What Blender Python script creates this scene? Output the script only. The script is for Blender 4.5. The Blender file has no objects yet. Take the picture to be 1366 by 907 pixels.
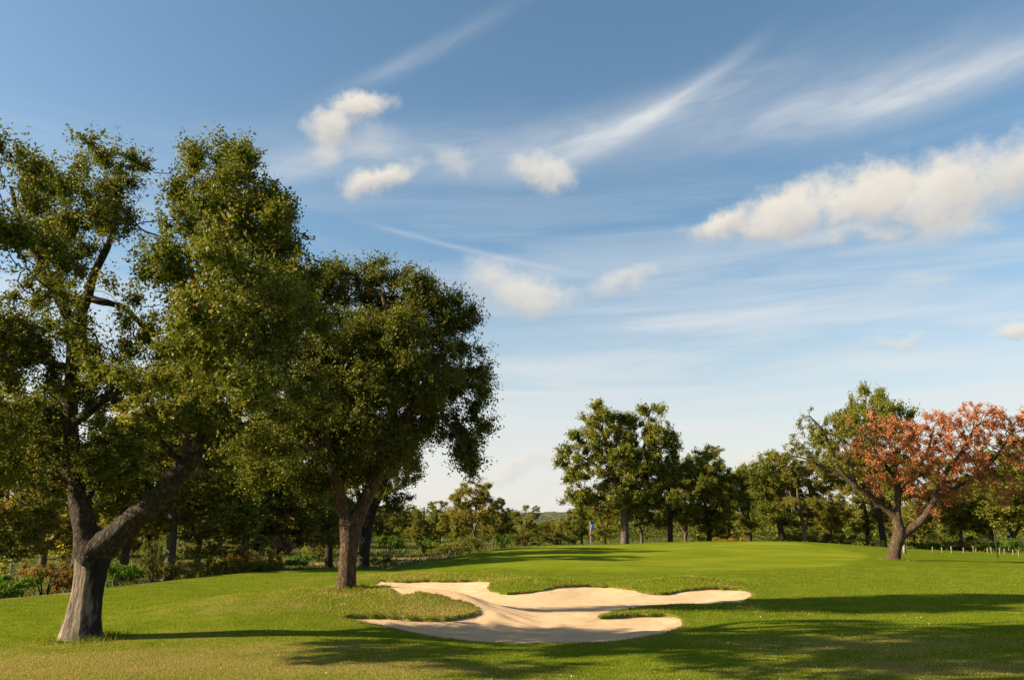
import bpy, math, random
import numpy as np
from mathutils import Vector, noise as mnoise

S = bpy.context.scene
COL = S.collection
R = math.radians
rng = np.random.default_rng(7)

# ------------------------------------------------------------------ camera
LENS, SENS = 28.0, 36.0
W0, H0 = 1366.0, 907.0
F = W0 * LENS / SENS
PITCH = R(13.06)
EYE = 1.7
CP, SP = math.cos(PITCH), math.sin(PITCH)
cam = bpy.data.cameras.new('camera'); cam.lens = LENS; cam.sensor_width = SENS
cam.clip_end = 30000; cam.clip_start = 0.05
camo = bpy.data.objects.new('camera', cam); COL.objects.link(camo)
camo.location = (0, 0, EYE); camo.rotation_euler = (math.pi/2 + PITCH, 0, 0)
S.camera = camo


def ray(px, py):
    xc, yc = (px - W0/2)/F, (H0/2 - py)/F
    return np.array([xc, CP - yc*SP, SP + yc*CP])


def at(px, py, Y):
    d = ray(px, py)
    return np.array([0, 0, EYE]) + d*(Y/d[1])


def pxm(py, Y):            # metres per photo pixel at distance Y
    yc = (H0/2 - py)/F
    return Y/(CP - yc*SP)/F


# ------------------------------------------------------------------ helpers
def tag(o, label=None, cat=None, group=None, kind=None):
    if label: o['label'] = label
    if cat: o['category'] = cat
    if group: o['group'] = group
    if kind: o['kind'] = kind
    return o


def empty(name, loc, rz=0.0):
    o = bpy.data.objects.new(name, None); COL.objects.link(o)
    o.location = loc; o.rotation_euler = (0, 0, rz); o.empty_display_size = 0.3
    return o


def mesh_obj(name, V, Fc, mat, parent=None, smooth=False, attrs=None, origin=None):
    V = np.asarray(V, dtype=np.float32)
    if origin is not None:
        V = V - np.asarray(origin, dtype=np.float32)
    me = bpy.data.meshes.new(name)
    me.vertices.add(len(V)); me.vertices.foreach_set('co', V.ravel())
    if isinstance(Fc, np.ndarray):
        n, k = Fc.shape
        me.loops.add(n*k); me.loops.foreach_set('vertex_index', Fc.astype(np.int32).ravel())
        me.polygons.add(n); me.polygons.foreach_set('loop_start', np.arange(0, n*k, k, dtype=np.int32))
    else:
        tot = [len(f) for f in Fc]
        st = np.concatenate([[0], np.cumsum(tot)[:-1]]).astype(np.int32)
        flat = np.array([i for f in Fc for i in f], dtype=np.int32)
        me.loops.add(len(flat)); me.loops.foreach_set('vertex_index', flat)
        me.polygons.add(len(tot)); me.polygons.foreach_set('loop_start', st)
        n = len(tot)
    if smooth:
        me.polygons.foreach_set('use_smooth', np.ones(n, dtype=bool))
    for an, (dom, arr) in (attrs or {}).items():
        a = me.attributes.new(an, 'FLOAT', dom); a.data.foreach_set('value', np.asarray(arr, dtype=np.float32))
    me.update(); me.validate()
    if mat: me.materials.append(mat)
    o = bpy.data.objects.new(name, me); COL.objects.link(o)
    if parent: o.parent = parent
    return o


def copy_tree(o, parent=None):
    c = o.copy(); COL.objects.link(c)
    if parent: c.parent = parent
    for ch in list(o.children):
        copy_tree(ch, c)
    return c


# ---- node helpers
class NT:
    def __init__(s, tree): s.t = tree
    def new(s, typ, **kw):
        n = s.t.nodes.new(typ)
        for k, v in kw.items(): setattr(n, k, v)
        return n
    def put(s, sock, v):
        if isinstance(v, bpy.types.NodeSocket): s.t.links.new(v, sock)
        elif v is not None: sock.default_value = v
    def m(s, op, a, b=None, c=None, clamp=False):
        n = s.new('ShaderNodeMath', operation=op); n.use_clamp = clamp
        s.put(n.inputs[0], a); s.put(n.inputs[1], b); s.put(n.inputs[2], c)
        return n.outputs[0]
    def ss(s, v, lo, hi, a=0.0, b=1.0):
        n = s.new('ShaderNodeMapRange', interpolation_type='SMOOTHSTEP')
        for i, x in enumerate((v, lo, hi, a, b)): s.put(n.inputs[i], x)
        return n.outputs[0]
    def mix(s, f, a, b, blend='MIX'):
        n = s.new('ShaderNodeMix', data_type='RGBA', blend_type=blend)
        n.clamp_factor = True
        s.put(n.inputs[0], f)
        s.put(n.inputs[6], a if isinstance(a, bpy.types.NodeSocket) else (*a, 1))
        s.put(n.inputs[7], b if isinstance(b, bpy.types.NodeSocket) else (*b, 1))
        return n.outputs[2]
    def noise(s, vec, scale, detail=3, rough=0.55, dist=0.0):
        n = s.new('ShaderNodeTexNoise'); s.put(n.inputs['Vector'], vec)
        s.put(n.inputs['Scale'], scale); s.put(n.inputs['Detail'], detail); s.put(n.inputs['Roughness'], rough)
        s.put(n.inputs['Distortion'], dist)
        return n.outputs['Fac']
    def vmul(s, vec, v):
        n = s.new('ShaderNodeVectorMath', operation='MULTIPLY'); s.put(n.inputs[0], vec); n.inputs[1].default_value = v
        return n.outputs[0]
    def attr(s, name):
        n = s.new('ShaderNodeAttribute', attribute_name=name); return n.outputs['Fac']
    def ramp(s, fac, stops):
        n = s.new('ShaderNodeValToRGB'); e = n.color_ramp.elements
        while len(e) < len(stops): e.new(0.5)
        for x, (p, c) in zip(e, stops): x.position = p; x.color = (*c, 1)
        s.put(n.inputs[0], fac); return n.outputs[0]
    def bump(s, h, strength, dist):
        n = s.new('ShaderNodeBump'); s.put(n.inputs['Height'], h)
        n.inputs['Strength'].default_value = strength; n.inputs['Distance'].default_value = dist
        return n.outputs[0]


def material(name):
    m = bpy.data.materials.new(name); m.use_nodes = True
    t = m.node_tree; N = NT(t)
    b = t.nodes['Principled BSDF']
    b.inputs['Roughness'].default_value = 0.85
    b.inputs['Specular IOR Level'].default_value = 0.2
    return m, N, b, t.nodes['Material Output']


def plain(name, col, rough=0.6, var=0.12):
    m, N, b, _ = material(name)
    tc = N.new('ShaderNodeTexCoord').outputs['Object']
    n = N.noise(tc, 9.0, 4)
    c2 = tuple(x*(1-2*var) for x in col)
    N.put(b.inputs['Base Color'], N.mix(N.ss(n, 0.3, 0.7), c2, col)); b.inputs['Roughness'].default_value = rough
    return m


def leaf_mat(name, dark, mid, light, odd=None, trans=0.38, patch=0.6, spec=0.14):
    m, N, b, out = material(name)
    tone = N.attr('tone')
    tc = N.new('ShaderNodeTexCoord').outputs['Object']
    n = N.noise(tc, patch, 2)
    oi = N.new('ShaderNodeObjectInfo').outputs['Random']
    v = N.m('ADD', tone, N.m('MULTIPLY', N.m('SUBTRACT', n, 0.5), 0.7))
    v = N.m('ADD', v, N.m('MULTIPLY', N.m('SUBTRACT', oi, 0.5), 0.2), clamp=True)
    stops = [(0.0, dark), (0.5, mid), (0.93, light)]
    if odd: stops[2] = (0.9, light); stops.append((0.99, odd))
    col = N.ramp(v, stops)
    N.put(b.inputs['Base Color'], col); b.inputs['Roughness'].default_value = 0.55
    b.inputs['Specular IOR Level'].default_value = spec
    tr = N.new('ShaderNodeBsdfTranslucent')
    N.put(tr.inputs['Color'], N.mix(1.0, col, (1.5, 1.45, 0.7), 'MULTIPLY'))
    mx = N.new('ShaderNodeMixShader'); mx.inputs[0].default_value = trans
    N.t.links.new(b.outputs[0], mx.inputs[1]); N.t.links.new(tr.outputs[0], mx.inputs[2])
    N.t.links.new(mx.outputs[0], out.inputs['Surface'])
    return m


def bark_mat(name, a, c, scale=6.0, bump=0.9, stretch=0.35):
    m, N, b, _ = material(name)
    tc = N.new('ShaderNodeTexCoord').outputs['Object']
    nz = N.new('ShaderNodeTexNoise'); N.put(nz.inputs['Vector'], tc); nz.inputs['Scale'].default_value = scale*0.9; nz.inputs['Detail'].default_value = 3
    wv = N.new('ShaderNodeVectorMath', operation='MULTIPLY_ADD'); N.put(wv.inputs[0], nz.outputs['Color']); wv.inputs[1].default_value = (0.14,)*3; N.put(wv.inputs[2], tc)
    p = N.vmul(wv.outputs[0], (1, 1, stretch))
    n = N.noise(p, scale*2.2, 6, 0.72, 0.4)
    n2 = N.noise(tc, 1.7, 4, 0.65)
    vo = N.new('ShaderNodeTexVoronoi', feature='DISTANCE_TO_EDGE'); N.put(vo.inputs['Vector'], p)
    vo.inputs['Scale'].default_value = scale*2.1
    crack = N.ss(vo.outputs['Distance'], 0.0, 0.3)
    h = N.m('ADD', N.m('MULTIPLY', n, 0.8), N.m('MULTIPLY', crack, 0.15))
    col = N.mix(N.ss(h, 0.35, 0.85), a, c)
    col = N.mix(N.ss(n2, 0.4, 0.7, 0, 0.65), col, N.mix(1.0, col, (0.62, 0.66, 0.55), 'MULTIPLY'))
    N.put(b.inputs['Base Color'], col)
    N.put(b.inputs['Normal'], N.bump(h, bump, 0.12))
    b.inputs['Roughness'].default_value = 0.95
    return m


# ------------------------------------------------------------------ ground shape
def gauss(x, y, cx, cy, a, sx, sy, rot=0.0):
    c, s = math.cos(rot), math.sin(rot)
    u = (x-cx)*c + (y-cy)*s; v = -(x-cx)*s + (y-cy)*c
    return a*np.exp(-0.5*((u/sx)**2 + (v/sy)**2))


def sstep(v, lo, hi):
    t = np.clip((v-lo)/(hi-lo), 0, 1); return t*t*(3-2*t)


def sdf(poly, x, y):
    x = np.asarray(x, float); y = np.asarray(y, float)
    d2 = np.full(x.shape, 1e18); ins = np.zeros(x.shape, bool)
    n = len(poly)
    for i in range(n):
        ax, ay = poly[i]; bx, by = poly[(i+1) % n]
        ex, ey = bx-ax, by-ay
        t = np.clip(((x-ax)*ex + (y-ay)*ey)/max(ex*ex+ey*ey, 1e-9), 0, 1)
        d2 = np.minimum(d2, (x-ax-t*ex)**2 + (y-ay-t*ey)**2)
        if ay != by:
            c = ((ay > y) != (by > y)) & (x < (bx-ax)*(y-ay)/(by-ay)+ax)
            ins ^= c
    d = np.sqrt(d2)
    return np.where(ins, -d, d)


def smooth_poly(p, n=5):
    p = np.asarray(p, float); out = []
    N_ = len(p)
    for i in range(N_):
        a, b, c, d = p[i-1], p[i], p[(i+1) % N_], p[(i+2) % N_]
        for k in range(n):
            t = k/n
            out.append(0.5*((2*b) + (c-a)*t + (2*a-5*b+4*c-d)*t*t + (3*b-a-3*c+d)*t**3))
    return np.array(out)


def flat_at(px, Y): return ((px-W0/2)/F*Y/CP*0.985, Y)


LAWN = [flat_at(px, Y) for px, Y in [(-420, 13.5), (-120, 16.2), (0, 18.2), (150, 22), (300, 28), (400, 31.5), (480, 32.5), (548, 33.5),
        (592, 38), (645, 46), (705, 57), (790, 63.5), (900, 63), (1000, 61), (1090, 57), (1190, 54), (1366, 51), (1800, 50)]] + [(60, -60), (-60, -60), (-40, -5)]
GREEN = smooth_poly([flat_at(px, Y) for px, Y in [(655, 31), (760, 28.3), (900, 28), (1020, 29), (1120, 32), (1130, 42), (1080, 50), (1000, 56), (880, 58), (760, 57), (690, 50), (650, 41)]])


def base(x, y):
    x = np.asarray(x, float); y = np.asarray(y, float)
    r = np.hypot(x, y)
    z = 0.035*np.sin(x*0.55+0.7)*np.sin(y*0.43) + 0.02*np.sin(x*1.3+y*0.9)*np.exp(-r/60)
    z = z + gauss(x, y, -3.6, 17.2, 0.48, 2.3, 1.7, 0.1)          # mound under the second oak
    z = z + gauss(x, y, -1.25, 16.6, 0.27, 0.9, 0.55, -0.05)       # its tip
    z = z + gauss(x, y, -5.5, 14.6, 0.12, 1.5, 1.2)
    z = z + gauss(x, y, 4.6, 17.1, 0.13, 2.0, 0.55)               # tongue from the right
    z = z + gauss(x, y, 0.75, 24.0, 0.20, 0.95, 0.8)             # lip bulges
    z = z + gauss(x, y, 4.9, 23.7, 0.23, 1.1, 0.75)
    z = z + gauss(x, y, -3.2, 26.0, 0.16, 2.5, 1.2)
    z = z + 0.22*sstep(y, 22, 31)*sstep(x, -5, 1.0)
    z = z + gauss(x, y, 17.5, 57, 0.36, 5.5, 8)
    z = z + gauss(x, y, 1.0, 48, 0.10, 6, 8)
    z = z - 0.22*sstep(x-0.35*y, 2, 12)*sstep(y, 20, 45)
    d = sdf(LAWN, x, y)
    z = z - 0.75*sstep(d, -0.3, 6.5)
    far = sstep(d, 3, 20)
    z = z + far*(0.10*np.sin(x*0.35+1)*np.sin(y*0.22) + 0.06*np.sin(x*0.9)*np.cos(y*0.8))
    z = z - 0.5*sstep(r, 75, 170)
    return z


def hit(px, py, tmax=150.0, f=None):
    d = ray(px, py); t = np.linspace(5, tmax, 6000)
    f = f or base
    zz = EYE + d[2]*t - f(d[0]*t, d[1]*t)
    k = np.argmax(zz < 0)
    if zz[k] >= 0: k = len(t)-1
    if k == 0: return np.array([d[0]*t[0], d[1]*t[0], 0])
    tt = t[k-1] + (t[k]-t[k-1])*zz[k-1]/(zz[k-1]-zz[k])
    return np.array([d[0]*tt, d[1]*tt, float(f(np.array([d[0]*tt]), np.array([d[1]*tt]))[0])])


def gz(x, y): return float(base(np.array([x]), np.array([y]))[0])


SAND_PX = [(501, 778), (540, 775.5), (572, 774), (604, 774.5), (634, 774), (654, 776), (651, 784), (668, 790.5), (703, 789.5), (739, 783), (782, 780.5),
           (818, 782.5), (844, 786.5), (864, 791), (892, 790.5), (919, 786), (958, 784), (993, 787), (1005, 793), (993, 801), (967, 804), (901, 805.5),
           (848, 809.5), (813, 816), (797, 822.5), (822, 821), (857, 819.5), (897, 820.5), (913, 829), (905, 837.5), (879, 845), (835, 853), (782, 856.5), (703, 857.5),
           (629, 855), (572, 847.5), (528, 838), (484, 828), (458, 823.5), (497, 821), (554, 824.5), (594, 825), (629, 819.5), (643, 813), (624, 804), (594, 794.5), (558, 787.5), (520, 783)]
SAND = smooth_poly([hit(*p)[:2] for p in SAND_PX], 3)


def sand_d(x, y):
    x = np.asarray(x, float); y = np.asarray(y, float)
    d = np.full(x.shape, 50.0)
    m = (y > 9) & (y < 32) & (np.abs(x) < 14)
    if m.any(): d[m] = sdf(SAND, x[m], y[m])
    return d


def lipw(x, y):     # ragged edge of the turf
    return 0.035*np.sin(x*7.1+y*3)*np.sin(y*5.3-x*2) + 0.02*np.sin(x*19+1)*np.sin(y*17)


def turf(x, y):
    d = sand_d(x, y) + np.where(np.abs(x) < 14, lipw(x, y), 0)
    far_ = np.clip((sand_d(x, y+.06)-sand_d(x, y-.06))/.12, 0, 1)
    return base(x, y) + (0.035*far_)*np.exp(-np.abs(d)/0.4)*(d > 0) + 0.035*far_*(d <= 0) - 0.9*sstep(-d, 0.0, 0.16)


def sandz(x, y):
    d = sand_d(x, y)
    b = base(x, y)
    fl = -0.19 + 0.02*np.sin(x*1.7)*np.sin(y*1.2) + 0.10*sstep(y, 16, 23)
    t = sstep(-d, -0.02, 1.7)
    far_ = np.clip((sand_d(x, y+.06)-sand_d(x, y-.06))/.12, 0, 1)
    low = b - gauss(x, y, -1.25, 16.6, 0.27, 0.9, 0.55, -0.05)
    z = (b-0.012-0.035*far_)*(1-t) + np.minimum(np.maximum(fl, low-0.15), b-0.04)*t
    z = z + 0.03*np.exp(-((d+0.35)/0.22)**2)*np.sin(x*5)*np.sin(y*4)
    return z


def polar_grid(th, rr):
    T, Q = np.meshgrid(th, rr, indexing='ij')
    x, y = Q*np.sin(T), Q*np.cos(T)
    n, m = T.shape
    i = np.arange(n*m).reshape(n, m)
    f = np.stack([i[:-1, :-1], i[:-1, 1:], i[1:, 1:], i[1:, :-1]], -1).reshape(-1, 4)
    return x.ravel(), y.ravel(), f[:, ::-1]


def radii():
    r = [0.02]
    while r[-1] < 9000:
        q = r[-1]
        if q < 8.6: r.append(q + max(0.35, q*0.12) if q + max(0.35, q*0.12) < 8.7 else 8.7)
        elif q < 27: r.append(q + max(0.045, 0.00022*q*q))
        elif q < 90: r.append(q + 0.00028*q*q)
        else: r.append(q*1.06)
    return np.array(r)


th = np.concatenate([np.linspace(-math.pi, R(-42), 24)[:-1], np.linspace(R(-42), R(42), 720), np.linspace(R(42), math.pi, 24)[1:]])
gx, gy, gf = polar_grid(th, radii())
gzv = turf(gx, gy)

# ------------------------------------------------------------------ ground material
m_ground, N, b, out = material('turf')
geo = N.new('ShaderNodeNewGeometry').outputs['Position']
n_big = N.noise(geo, 0.35, 3); n_mid = N.noise(geo, 1.6, 4, 0.6); n_fine = N.noise(geo, 14.0, 5, 0.7); n_str = N.noise(N.vmul(geo, (1, 0.35, 1)), 42.0, 3, 0.7)
zg, zr, zd, zp = N.attr('green'), N.attr('rough'), N.attr('dry'), N.attr('path')
fair = N.mix(N.ss(n_mid, 0.3, 0.7), (0.086, 0.136, 0.008), (0.152, 0.186, 0.014))
fair = N.mix(N.ss(n_fine, 0.42, 0.72, 0, 0.6), fair, (0.21, 0.22, 0.02))
grn = N.mix(N.ss(n_big, 0.35, 0.65), (0.150, 0.194, 0.012), (0.212, 0.235, 0.020))
c = N.mix(zg, fair, grn)
dryc = N.mix(n_fine, (0.17, 0.135, 0.035), (0.30, 0.235, 0.085))
c = N.mix(N.ss(N.m('ADD', zd, N.m('MULTIPLY', N.m('SUBTRACT', N.m('ADD', n_mid, N.m('MULTIPLY', n_fine, 0.6)), 0.8), 1.3)), 0.25, 0.95, 0, 0.85), c, dryc)
rgh = N.mix(N.ss(n_mid, 0.35, 0.65), (0.055, 0.085, 0.014), (0.15, 0.125, 0.05))
rgh = N.mix(N.ss(n_big, 0.5, 0.68), rgh, (0.10, 0.15, 0.02))
rgh = N.mix(N.ss(n_fine, 0.55, 0.8, 0, 0.7), rgh, (0.25, 0.19, 0.10))
c = N.mix(zr, c, rgh)
dirt = N.mix(n_fine, (0.20, 0.12, 0.065), (0.42, 0.30, 0.19))
c = N.mix(N.ss(N.m('ADD', zp, N.m('MULTIPLY', N.m('SUBTRACT', n_mid, 0.5), 0.8)), 0.3, 0.7), c, dirt)
c = N.mix(N.ss(n_str, 0.35, 0.7, 0.0, 0.45), N.mix(1.0, c, (0.72, 0.74, 0.7), 'MULTIPLY'), c)
N.put(b.inputs['Base Color'], c)
hh = N.m('ADD', N.m('MULTIPLY', n_str, 1.0), N.m('MULTIPLY', n_fine, 0.8))
N.put(b.inputs['Normal'], N.bump(hh, 0.55, 0.03))
b.inputs['Roughness'].default_value = 0.95; b.inputs['Specular IOR Level'].default_value = 0.0

dl = sdf(LAWN, gx, gy)
wob = 0.5*np.sin(gx*0.9+gy*0.3)+0.35*np.sin(gx*2.1-gy*1.3)


def dry_mask(x, y):
    v = np.zeros_like(x)
    for px, py, sx, sy, a in [(150, 885, 2.6, 1.1, 1.0), (420, 890, 2.4, .6, .9), (585, 815, 1.1, .6, .85), (560, 800, 1.3, .8, .45), (360, 866, 1.8, .6, .8),
                              (1150, 860, 1.8, .9, .75), (1230, 890, 1.7, .7, .75), (250, 850, 1.2, .5, .55), (330, 805, 2.2, 1.0, .5), (30, 870, 1.5, .8, .6), (680, 897, 1.4, .4, .5), (960, 897, 1.4, .4, .45), (540, 768, 2.6, 1.2, .4), (107, 856, .7, .35, .9), (462, 790, .8, .5, .7)]:
        p = hit(px, py); v = np.maximum(v, gauss(x, y, p[0], p[1], a, sx, sy))
    return v


def path_mask(x, y):
    v = np.zeros_like(x)
    for px, py, sx, sy, a in [(75, 792, 2.4, .7, 1.0), (130, 784, 1.6, .8, .9), (200, 768, 1.5, 1.6, .8), (30, 797, 1.6, .5, .6), (420, 752, 1.8, 1.0, .8),
                              (560, 745, 2.2, 2.0, 1.0), (600, 742, 1.5, 2.0, .9), (510, 752, 2.0, 1.2, .7)]:
        p = hit(px, py); v = np.maximum(v, gauss(x, y, p[0], p[1], a, sx, sy))
    p, q = flat_at(1180, 58), flat_at(1800, 55)
    v = np.maximum(v, sstep(-np.abs(y-(57.5-(x-23)*0.02)), -2.2, -1.0)*sstep(x, 18, 26))
    return v


ground = mesh_obj('ground', np.stack([gx, gy, gzv], 1), gf, m_ground, smooth=True, attrs={
    'green': ('POINT', sstep(-sdf(GREEN, gx, gy)+0.3*wob, -0.3, 0.5)),
    'rough': ('POINT', sstep(dl+0.5*wob, -0.5, 0.8)),
    'dry': ('POINT', np.clip(dry_mask(gx, gy)+0.9*np.exp(-np.abs(sand_d(gx, gy)-.02)/.07), 0, 1)),
    'path': ('POINT', path_mask(gx, gy)*sstep(dl, -1.0, 0.5))})
tag(ground, kind='structure')

# sand
m_sand, N, b, out = material('bunker_sand')
geo = N.new('ShaderNodeNewGeometry').outputs['Position']
n1 = N.noise(geo, 3.0, 4); n2 = N.noise(geo, 60.0, 4, 0.8); n3 = N.noise(N.vmul(geo, (0.4, 2.2, 1)), 7.0, 4, 0.7)
sc = N.mix(N.ss(n1, 0.3, 0.7), (0.66, 0.45, 0.255), (0.78, 0.55, 0.325))
sc = N.mix(N.ss(n2, 0.35, 0.7, 0, 0.4), sc, (0.48, 0.32, 0.18))
N.put(b.inputs['Base Color'], sc)
N.put(b.inputs['Normal'], N.bump(N.m('ADD', n2, N.m('MULTIPLY', n3, 2.0)), 0.9, 0.045)); b.inputs['Roughness'].default_value = 1.0
sx_, sy_, sf_ = polar_grid(np.linspace(R(-17), R(20), 520), np.concatenate([np.arange(11.5, 18, 0.035), np.arange(18, 28, 0.05)]))
sd_ = sand_d(sx_, sy_)
keep = (sd_ < 0.16)[sf_].all(1)
idx = np.unique(sf_[keep]); rem = np.full(len(sx_), -1); rem[idx] = np.arange(len(idx))
sz_ = sandz(sx_, sy_).reshape(520, -1); fr_ = sstep(-sd_.reshape(sz_.shape), 0.12, 0.6)
for _ in range(110):
    a_ = np.pad(sz_, 1, mode='edge'); bl_ = (a_[:-2, 1:-1]+a_[2:, 1:-1]+a_[1:-1, :-2]+a_[1:-1, 2:]+4*a_[1:-1, 1:-1])/8
    sz_ = sz_*(1-fr_)+bl_*fr_
sz_ = sz_.ravel()+0.010*np.sin(13*(sy_+0.35*np.sin(sx_*1.1))+2*np.sin(sx_*2.3))*sstep(-sd_, .1, .5)
sand = mesh_obj('sand', np.stack([sx_, sy_, sz_], 1)[idx], rem[sf_[keep]], m_sand, smooth=True)
tag(sand, kind='structure')

# ------------------------------------------------------------------ grass blades
m_blade = leaf_mat('grass_blades', (0.084, 0.134, 0.008), (0.152, 0.188, 0.014), (0.34, 0.26, 0.085), trans=0.3, patch=1.3, spec=0.0)


def blades(name, x, y, h, w, tone, mat, lean=0.5, zf=turf):
    n = len(x); z = zf(x, y)
    a = rng.uniform(0, 2*math.pi, n); bx, by = np.cos(a)*w, np.sin(a)*w
    l = rng.normal(0, lean, (n, 2))*h[:, None]
    V = np.empty((n, 3, 3))
    V[:, 0] = np.stack([x-bx, y-by, z-0.006], 1); V[:, 1] = np.stack([x+bx, y+by, z-0.006], 1)
    V[:, 2] = np.stack([x+l[:, 0], y+l[:, 1], z+h], 1)
    return mesh_obj(name, V.reshape(-1, 3), np.arange(3*n).reshape(n, 3), mat, attrs={'tone': ('FACE', tone)})


def scatter(n, y0, y1, half=0.72, p=1.0):
    u = rng.random(n)
    y = (y0**p + u*(y1**p-y0**p))**(1/p)
    x = rng.uniform(-half, half, n)*y
    return x, y


bx_, by_ = [], []
x, y = scatter(420000, 9.0, 30.0, p=0.7)
d = sand_d(x, y); k = (d > 0.03) & (sdf(LAWN, x, y) < 0.4) & (sdf(GREEN, x, y) > 0.2)
x, y, d = x[k], y[k], d[k]
shag = np.clip(gauss(x, y, -2.2, 17.0, 1.2, 2.0, 1.2) + gauss(x, y, .75, 23.6, 1.2, 1.1, .8) + gauss(x, y, 4.9, 23.4, 1.2, 1.3, .8)
               + gauss(x, y, 4.0, 16.8, .8, 1.6, .5) + gauss(x, y, -3.2, 25.8, 1.0, 2.4, 1.0) + np.exp(-d/0.3)*np.clip((sand_d(x, y+.06)-d)/.06, 0, 1), 0, 1)
dm = dry_mask(x, y)
h = rng.uniform(0.007, 0.017, len(x))*(1+2.4*shag)
mot = 0.5*np.sin(x*1.9+1.3*np.sin(y*1.1))*np.sin(y*1.6+np.sin(x*.8))+0.35*np.sin(x*4.7+y*2.2)*np.sin(y*5.1-x*1.4)
tone = np.clip(rng.normal(0.34, 0.22, len(x)) + 0.62*dm + 0.15*shag + 0.2*mot, 0, 1)
tag(blades('grass', x, y, h, rng.uniform(0.004, 0.008, len(x))*(0.7+y/22), tone, m_blade),
    'short mown grass of the fairway around the bunker', 'grass', kind='stuff')
# rough fringe hanging over the sand edge
P = np.asarray(SAND); seg = np.roll(P, -1, 0)-P; ln = np.hypot(*seg.T)
k = rng.choice(len(P), 26000, p=ln/ln.sum()); t = rng.random(26000)
q = P[k]+seg[k]*t[:, None]; nrm = np.stack([seg[k, 1], -seg[k, 0]], 1)/ln[k, None]
off = rng.normal(0, 0.06, 26000); q = q+nrm*off[:, None]
dd = sand_d(q[:, 0], q[:, 1])+lipw(q[:, 0], q[:, 1]); q = q[dd > -0.03]; qf = np.clip((sand_d(q[:, 0], q[:, 1]+.06)-sand_d(q[:, 0], q[:, 1]-.06))/.12, 0, 1)
tag(blades('fringe_grass', q[:, 0], q[:, 1], rng.uniform(0.02, 0.075, len(q))*(.3+.7*qf), rng.uniform(0.004, 0.009, len(q)),
           np.clip(rng.normal(0.5, 0.25, len(q)), 0, 1), m_blade, lean=0.8, zf=lambda x, y: base(x, y)+0.0),
    'rough grass fringe along the edge of the sand bunker', 'grass', kind='stuff')
for fx, fy, fr in ((108, 851, .52), (462, 785, .36), (1195, 747, .6)):
    pc = hit(fx, fy); n_ = 900; a_ = rng.uniform(0, 6.283, n_); q_ = fr*(.75+.55*rng.random(n_)**2)
    tx, ty = pc[0]+q_*np.cos(a_), pc[1]+q_*np.sin(a_)
    tag(blades('grass_tuft', tx, ty, rng.uniform(.03, .11, n_), rng.uniform(.004, .009, n_), np.clip(rng.normal(.5, .22, n_), 0, 1), m_blade, lean=.6),
        {108: 'longer grass growing round the foot of the stripped cork oak', 462: 'longer grass growing round the foot of the oak on the mound', 1195: 'longer grass growing round the foot of the russet oak'}[fx], 'grass', kind='stuff')
# pale fallen leaves and daisies on the turf
m_fleck = leaf_mat('fallen_leaves', (0.22, 0.14, 0.06), (0.36, 0.27, 0.13), (0.55, 0.48, 0.34), trans=0.1)


def leaf_mesh(name, C, L, Wd, up, tone, mat, parent=None, origin=None, droop=0.0):
    n = len(C)
    nn = rng.normal(0, 1, (n, 3)); nn[:, 2] += up; nn /= np.linalg.norm(nn, axis=1)[:, None]
    a = rng.normal(0, 1, (n, 3)); a[:, 2] -= droop; a -= nn*(a*nn).sum(1)[:, None]; a /= np.linalg.norm(a, axis=1)[:, None]
    s = np.cross(nn, a)
    L = (np.asarray(L)*rng.uniform(0.65, 1.25, n))[:, None]; w = L*Wd
    V = np.empty((n, 4, 3))
    V[:, 0] = C - a*L*0.5; V[:, 1] = C + s*w*0.5 + nn*w*0.22 + a*L*0.05; V[:, 2] = C + a*L*0.5 + nn*w*0.05; V[:, 3] = C - s*w*0.5 + nn*w*0.22 + a*L*0.05
    return mesh_obj(name, V.reshape(-1, 3), np.arange(4*n).reshape(n, 4), mat, parent, attrs={'tone': ('FACE', tone)}, origin=origin)


x, y = scatter(1700, 9.0, 30, p=0.8)
k = (sand_d(x, y) > 0.1) & (sdf(LAWN, x, y) < 0.3) & (sdf(GREEN, x, y) > 0.6)
x, y = x[k], y[k]
tag(leaf_mesh('fallen_leaves', np.stack([x, y, turf(x, y)+0.022], 1), np.full(len(x), 0.027), 0.6, 2.5, rng.random(len(x)), m_fleck),
    'small pale fallen leaves scattered over the fairway turf', 'leaves', kind='stuff')


# ------------------------------------------------------------------ trees
def resample(P, Rr, D):
    P = np.asarray(P, float); Rr = np.asarray(Rr, float)
    if len(P) > 2:
        Pp = np.vstack([2*P[0]-P[1], P, 2*P[-1]-P[-2]])
        o, r = [], []
        for i in range(len(P)-1):
            a, b_, c_, d_ = Pp[i:i+4]; n = max(2, int(np.linalg.norm(c_-b_)/D+0.5))
            for k in range(n):
                t = k/n
                o.append(0.5*((2*b_)+(c_-a)*t+(2*a-5*b_+4*c_-d_)*t*t+(3*b_-a-3*c_+d_)*t**3)); r.append(Rr[i]*(1-t)+Rr[i+1]*t)
        o.append(P[-1]); r.append(Rr[-1])
        return np.array(o), np.array(r)
    n = max(2, int(np.linalg.norm(P[1]-P[0])/D+0.5)); t = np.linspace(0, 1, n+1)
    return P[0]+(P[1]-P[0])*t[:, None], Rr[0]+(Rr[1]-Rr[0])*t


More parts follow.
